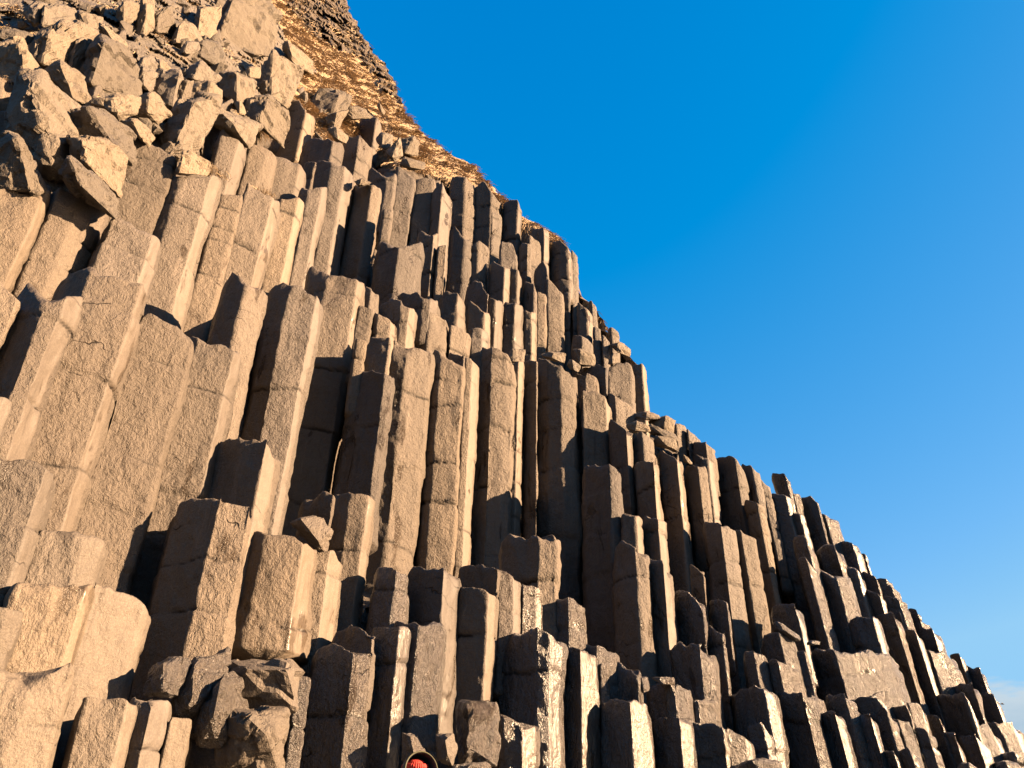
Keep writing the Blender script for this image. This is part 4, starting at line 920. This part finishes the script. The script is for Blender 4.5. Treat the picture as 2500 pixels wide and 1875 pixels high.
bv = [(0, 0, .93), (0, .01, 1.1), (0, .02, 1.3), (0, .01, 1.42), (0, 0, 1.50), (0, -.01, 1.60), (0, -.005, 1.68),
      (.10, 0, .90), (.11, -.02, .50), (.12, .02, .09), (-.10, 0, .90), (-.11, -.03, .50), (-.12, .01, .09),
      (.19, .01, 1.40), (.25, .03, 1.13), (.24, -.07, .90), (-.19, .01, 1.40), (-.25, .03, 1.13), (-.24, -.07, .90),
      (.12, -.12, .04), (-.12, -.13, .04)]
be = [(0, 1), (1, 2), (2, 3), (3, 4), (4, 5), (5, 6), (0, 7), (7, 8), (8, 9), (0, 10), (10, 11), (11, 12), (3, 13), (13, 14), (14, 15), (3, 16), (16, 17), (17, 18), (9, 19), (12, 20)]
brd = [(.14, .11), (.13, .10), (.16, .11), (.12, .09), .055, (.072, .088), (.066, .08), .09, .06, .045, .09, .06, .045, .06, .045, .032, .06, .045, .032, .04, .04]
skin_body('body', bv, be, brd, SKN, pr)
jv = [(0, 0, .86), (0, .01, 1.1), (0, .02, 1.3), (0, .01, 1.42), (0, 0, 1.47), (.19, .01, 1.40), (.26, .03, 1.13), (.245, -.06, .93), (-.19, .01, 1.40), (-.26, .03, 1.13), (-.245, -.06, .93)]
skin_body('jacket', jv, [(0, 1), (1, 2), (2, 3), (3, 4), (3, 5), (5, 6), (6, 7), (3, 8), (8, 9), (9, 10)], [(.18, .14), (.17, .13), (.19, .13), (.16, .12), .10, .085, .07, .05, .085, .07, .05], JK, pr)
skin_body('trousers', [(0, 0, .92), (.10, 0, .88), (.11, -.02, .50), (.12, .02, .13), (-.10, 0, .88), (-.11, -.03, .50), (-.12, .01, .13)], [(0, 1), (1, 2), (2, 3), (0, 4), (4, 5), (5, 6)], [(.16, .13), .11, .08, .065, .11, .08, .065], TR, pr)
for s in (1, -1):
    skin_body('boot', [(.12*s, .04, .16), (.12*s, .03, .05), (.12*s, -.13, .04)], [(0, 1), (1, 2)], [.065, .055, .045], BT, pr)
    hb = [(.242*s, -.075, .89), (.245*s, -.09, .84)]; hr = [.03, (.04, .022)]; hee = [(0, 1)]
    for f in range(4):
        n0 = len(hb); x = .245*s+(f-1.5)*.017; l = (.034, .04, .038, .03)[f]
        hb += [(x, -.10, .80), (x, -.112, .80-l), (x-.004*s, -.10, .80-l*1.7)]; hr += [.010, .0085, .0075]; hee += [(1, n0), (n0, n0+1), (n0+1, n0+2)]
    n0 = len(hb); hb += [(.215*s, -.11, .845), (.205*s, -.125, .815)]; hr += [.011, .009]; hee += [(1, n0), (n0, n0+1)]
    skin_body('hand', hb, hee, hr, SKN, pr, 1)
# face
skin_body('nose', [(0, -.088, 1.615), (0, -.104, 1.588)], [(0, 1)], [.009, .014], SKN, pr, 1)
for s in (1, -1):
    e_ = lathe_shell('eye', lambda u, v, s=s: (.031*s+.012*math.sin(v*PI)*math.cos(u*2*PI), -.080-.009*math.cos(v*PI)*1.0, 1.612+.008*math.sin(v*PI)*math.sin(u*2*PI)), 12, 8, plain('eye', (.06, .05, .045), .15), pr)
lathe_shell('mouth', lambda u, v: (.024*math.sin(v*PI)*math.cos(u*2*PI), -.088-.004*math.cos(v*PI), 1.555+.006*math.sin(v*PI)*math.sin(u*2*PI)), 12, 6, plain('lips', (.33, .12, .09), .5), pr)
# ribbed beanie with a folded cuff
def bean(u, v):
    a = u*2*PI; rib = 1+.022*math.cos(a*36); ph = v*PI*.5
    r = math.cos(ph)**.75*rib; z = 1.625+.085*math.sin(ph)
    return (.094*r*math.cos(a), .108*r*math.sin(a)-.004, z)
lathe_shell('beanie', bean, 216, 16, RD, pr)
def cuff(u, v):
    a = u*2*PI; rib = 1+.035*math.cos(a*36); b = .012*math.sin(v*PI)
    return ((.096+b)*rib*math.cos(a), (.110+b)*rib*math.sin(a)-.004, 1.622+.045*v)
lathe_shell('cuff', cuff, 216, 8, RD, pr, True, .006)
# hood: an open shell round the head, its rim faced with olive
def hood(u, v):                       # u from front rim to the nape, v round from cheek over the crown to cheek
    a = -.42*PI+v*1.84*PI; w_ = math.cos(u*PI*.5)**.45
    return (.150*math.sin(a)*w_, -.10+.26*u, 1.625+(.150*math.cos(a))*w_*(1 if math.cos(a) > 0 else 1.05))
def hood2(i, j, off=0):
    a = -PI*.82+j*PI*1.64; w_ = max(math.cos(i*PI*.5), .0)**.5
    return ((.142+off)*math.sin(a)*w_, -.125+.27*i-.03*(1-math.cos(a))*(1-i), 1.615+(.142+off)*math.cos(a)*w_)
nu, nv = 28, 16
V = [hood2(j/nv, i/nu) for j in range(nv+1) for i in range(nu+1)]
q = [[j*(nu+1)+i, j*(nu+1)+i+1, (j+1)*(nu+1)+i+1, (j+1)*(nu+1)+i] for j in range(nv) for i in range(nu)]
o = mesh_obj('hood', V, q, [], JK, None, True, pr); s_ = o.modifiers.new('solid', 'SOLIDIFY'); s_.thickness = .008
V, q = [], []
for i in range(nu+1):
    c_ = hood2(0, i/nu); a = -PI*.82+i/nu*PI*1.64
    for k in range(8):
        t_ = k/8*2*PI; rr_ = .006*math.cos(t_)
        V.append((c_[0]+rr_*math.sin(a), c_[1]+.008*math.sin(t_), c_[2]+rr_*math.cos(a)))
for i in range(nu):
    for k in range(8): q.append([i*8+k, i*8+(k+1) % 8, (i+1)*8+(k+1) % 8, (i+1)*8+k])
mesh_obj('hood_rim', V, q, [], OL, None, True, pr)
# bird gliding over the sea
bp = at(2447, 1719, 150)
bd = bpy.data.objects.new('bird', None); C.objects.link(bd); bd.location = bp; bd.rotation_euler = (.2, 0, .9)
tag(bd, 'tiny dark seabird gliding in the sky above the low cloud', 'bird')
BD = plain('bird_feathers', (.05, .05, .05), .7, 5, (.12, .12, .12))
skin_body('body', [(0, -.30, .02), (0, -.18, .02), (0, 0, 0), (0, .22, -.01), (0, .40, 0)], [(0, 1), (1, 2), (2, 3), (3, 4)], [.03, .06, .085, .05, (.07, .012)], BD, bd)
for s in (1, -1):
    wg = [(0.04*s, -.08, .03), (.35*s, -.14, .14), (.75*s, -.02, .06), (.70*s, .04, .07), (.36*s, .06, .13), (.04*s, .12, .03)]
    m_w = bmesh.new(); vs = [m_w.verts.new(p) for p in wg]; m_w.faces.new((vs[0], vs[1], vs[4], vs[5])); m_w.faces.new((vs[1], vs[2], vs[3], vs[4]))
    me = bpy.data.meshes.new('wing'); m_w.to_mesh(me); m_w.free(); ow = bpy.data.objects.new('wing', me); C.objects.link(ow); ow.parent = bd; me.materials.append(BD)
    s_ = ow.modifiers.new('solid', 'SOLIDIFY'); s_.thickness = .02


# ---------------------------------------------------------------- light, sky, camera
w = bpy.data.worlds.new('World'); scene.world = w; w.use_nodes = True; nt = w.node_tree; nt.nodes.clear()
out = nt.nodes.new('ShaderNodeOutputWorld'); bg = nt.nodes.new('ShaderNodeBackground')
sky = nt.nodes.new('ShaderNodeTexSky'); sky.sky_type = 'NISHITA'; sky.sun_disc = False
sky.sun_elevation = math.radians(SUN_EL); sky.sun_rotation = math.radians(SUN_AZ)
sky.air_density = 1.0; sky.dust_density = .4; sky.ozone_density = 2.0
se = nt.nodes.new('ShaderNodeSeparateColor'); nt.links.new(sky.outputs[0], se.inputs[0])
cb = nt.nodes.new('ShaderNodeCombineColor')
def m_(op, a, b, clamp=False):
    o = N(nt, 'ShaderNodeMath', operation=op); o.use_clamp = clamp; nt.links.new(a, o.inputs[0]); o.inputs[1].default_value = b; return o.outputs[0]
KS = .2; KO = .444
rch = m_('MAXIMUM', m_('MULTIPLY', m_('SUBTRACT', m_('MULTIPLY', se.outputs[0], KS), .135), 1.0/KO), 0.0)
gch = m_('MULTIPLY', m_('POWER', m_('MULTIPLY', se.outputs[1], KS), .75), .83/KO)
bch = m_('MULTIPLY', m_('POWER', m_('MULTIPLY', se.outputs[2], KS), .4), 1.03/KO)
rch, gch, bch = m_('MINIMUM', rch, .30/KO), m_('MINIMUM', gch, .62/KO), m_('MINIMUM', bch, .93/KO)
for i_, s_ in enumerate((rch, gch, bch)): nt.links.new(s_, cb.inputs[i_])
# a low bank of cloud over the sea, near the horizon
tc = nt.nodes.new('ShaderNodeTexCoord'); sp = nt.nodes.new('ShaderNodeSeparateXYZ'); nt.links.new(tc.outputs['Generated'], sp.inputs[0])
cn = noise(nt, vscale(nt, tc.outputs['Generated'], (1, 1, 5)), 7, 6, .6)
m1 = N(nt, 'ShaderNodeMath', operation='MULTIPLY_ADD'); nt.links.new(cn.outputs[0], m1.inputs[0]); m1.inputs[1].default_value = -.11; nt.links.new(sp.outputs[2], m1.inputs[2])
cm = ramp(nt, m1.outputs[0], [(.068, .8), (.086, 0)])
cc = ramp(nt, m1.outputs[0], [(.03, (1.05, 1.3, 1.5)), (.07, (1.45, 1.6, 1.68))])
sc_ = mix(nt, cm.outputs[0], cb.outputs[0], cc.outputs[0])
nt.links.new(sc_, bg.inputs[0]); bg.inputs[1].default_value = .05
nt.links.new(bg.outputs[0], out.inputs[0])
sl = bpy.data.lights.new('sun', 'SUN'); sl.energy = 5.0; sl.angle = math.radians(.5); sl.color = (1, .665, .385)
so = bpy.data.objects.new('sun', sl); C.objects.link(so)
a, e = math.radians(SUN_AZ), math.radians(SUN_EL)
sv = Vector((math.sin(a)*math.cos(e), math.cos(a)*math.cos(e), math.sin(e)))
so.rotation_euler = sv.to_track_quat('Z', 'Y').to_euler()
cam = bpy.data.cameras.new('camera'); co = bpy.data.objects.new('camera', cam); C.objects.link(co)
cam.sensor_width = 36; cam.lens = F/2500*36; cam.clip_end = 20000; cam.clip_start = .05
co.matrix_world = Matrix((( RT[0], UP[0], -f0[0], 0), (RT[1], UP[1], -f0[1], 0), (RT[2], UP[2], -f0[2], 0), (0, 0, 0, 1)))
scene.camera = co
scene.view_settings.view_transform = 'Standard'; scene.view_settings.look = 'None'
scene.view_settings.exposure = 3.15; scene.view_settings.gamma = 1
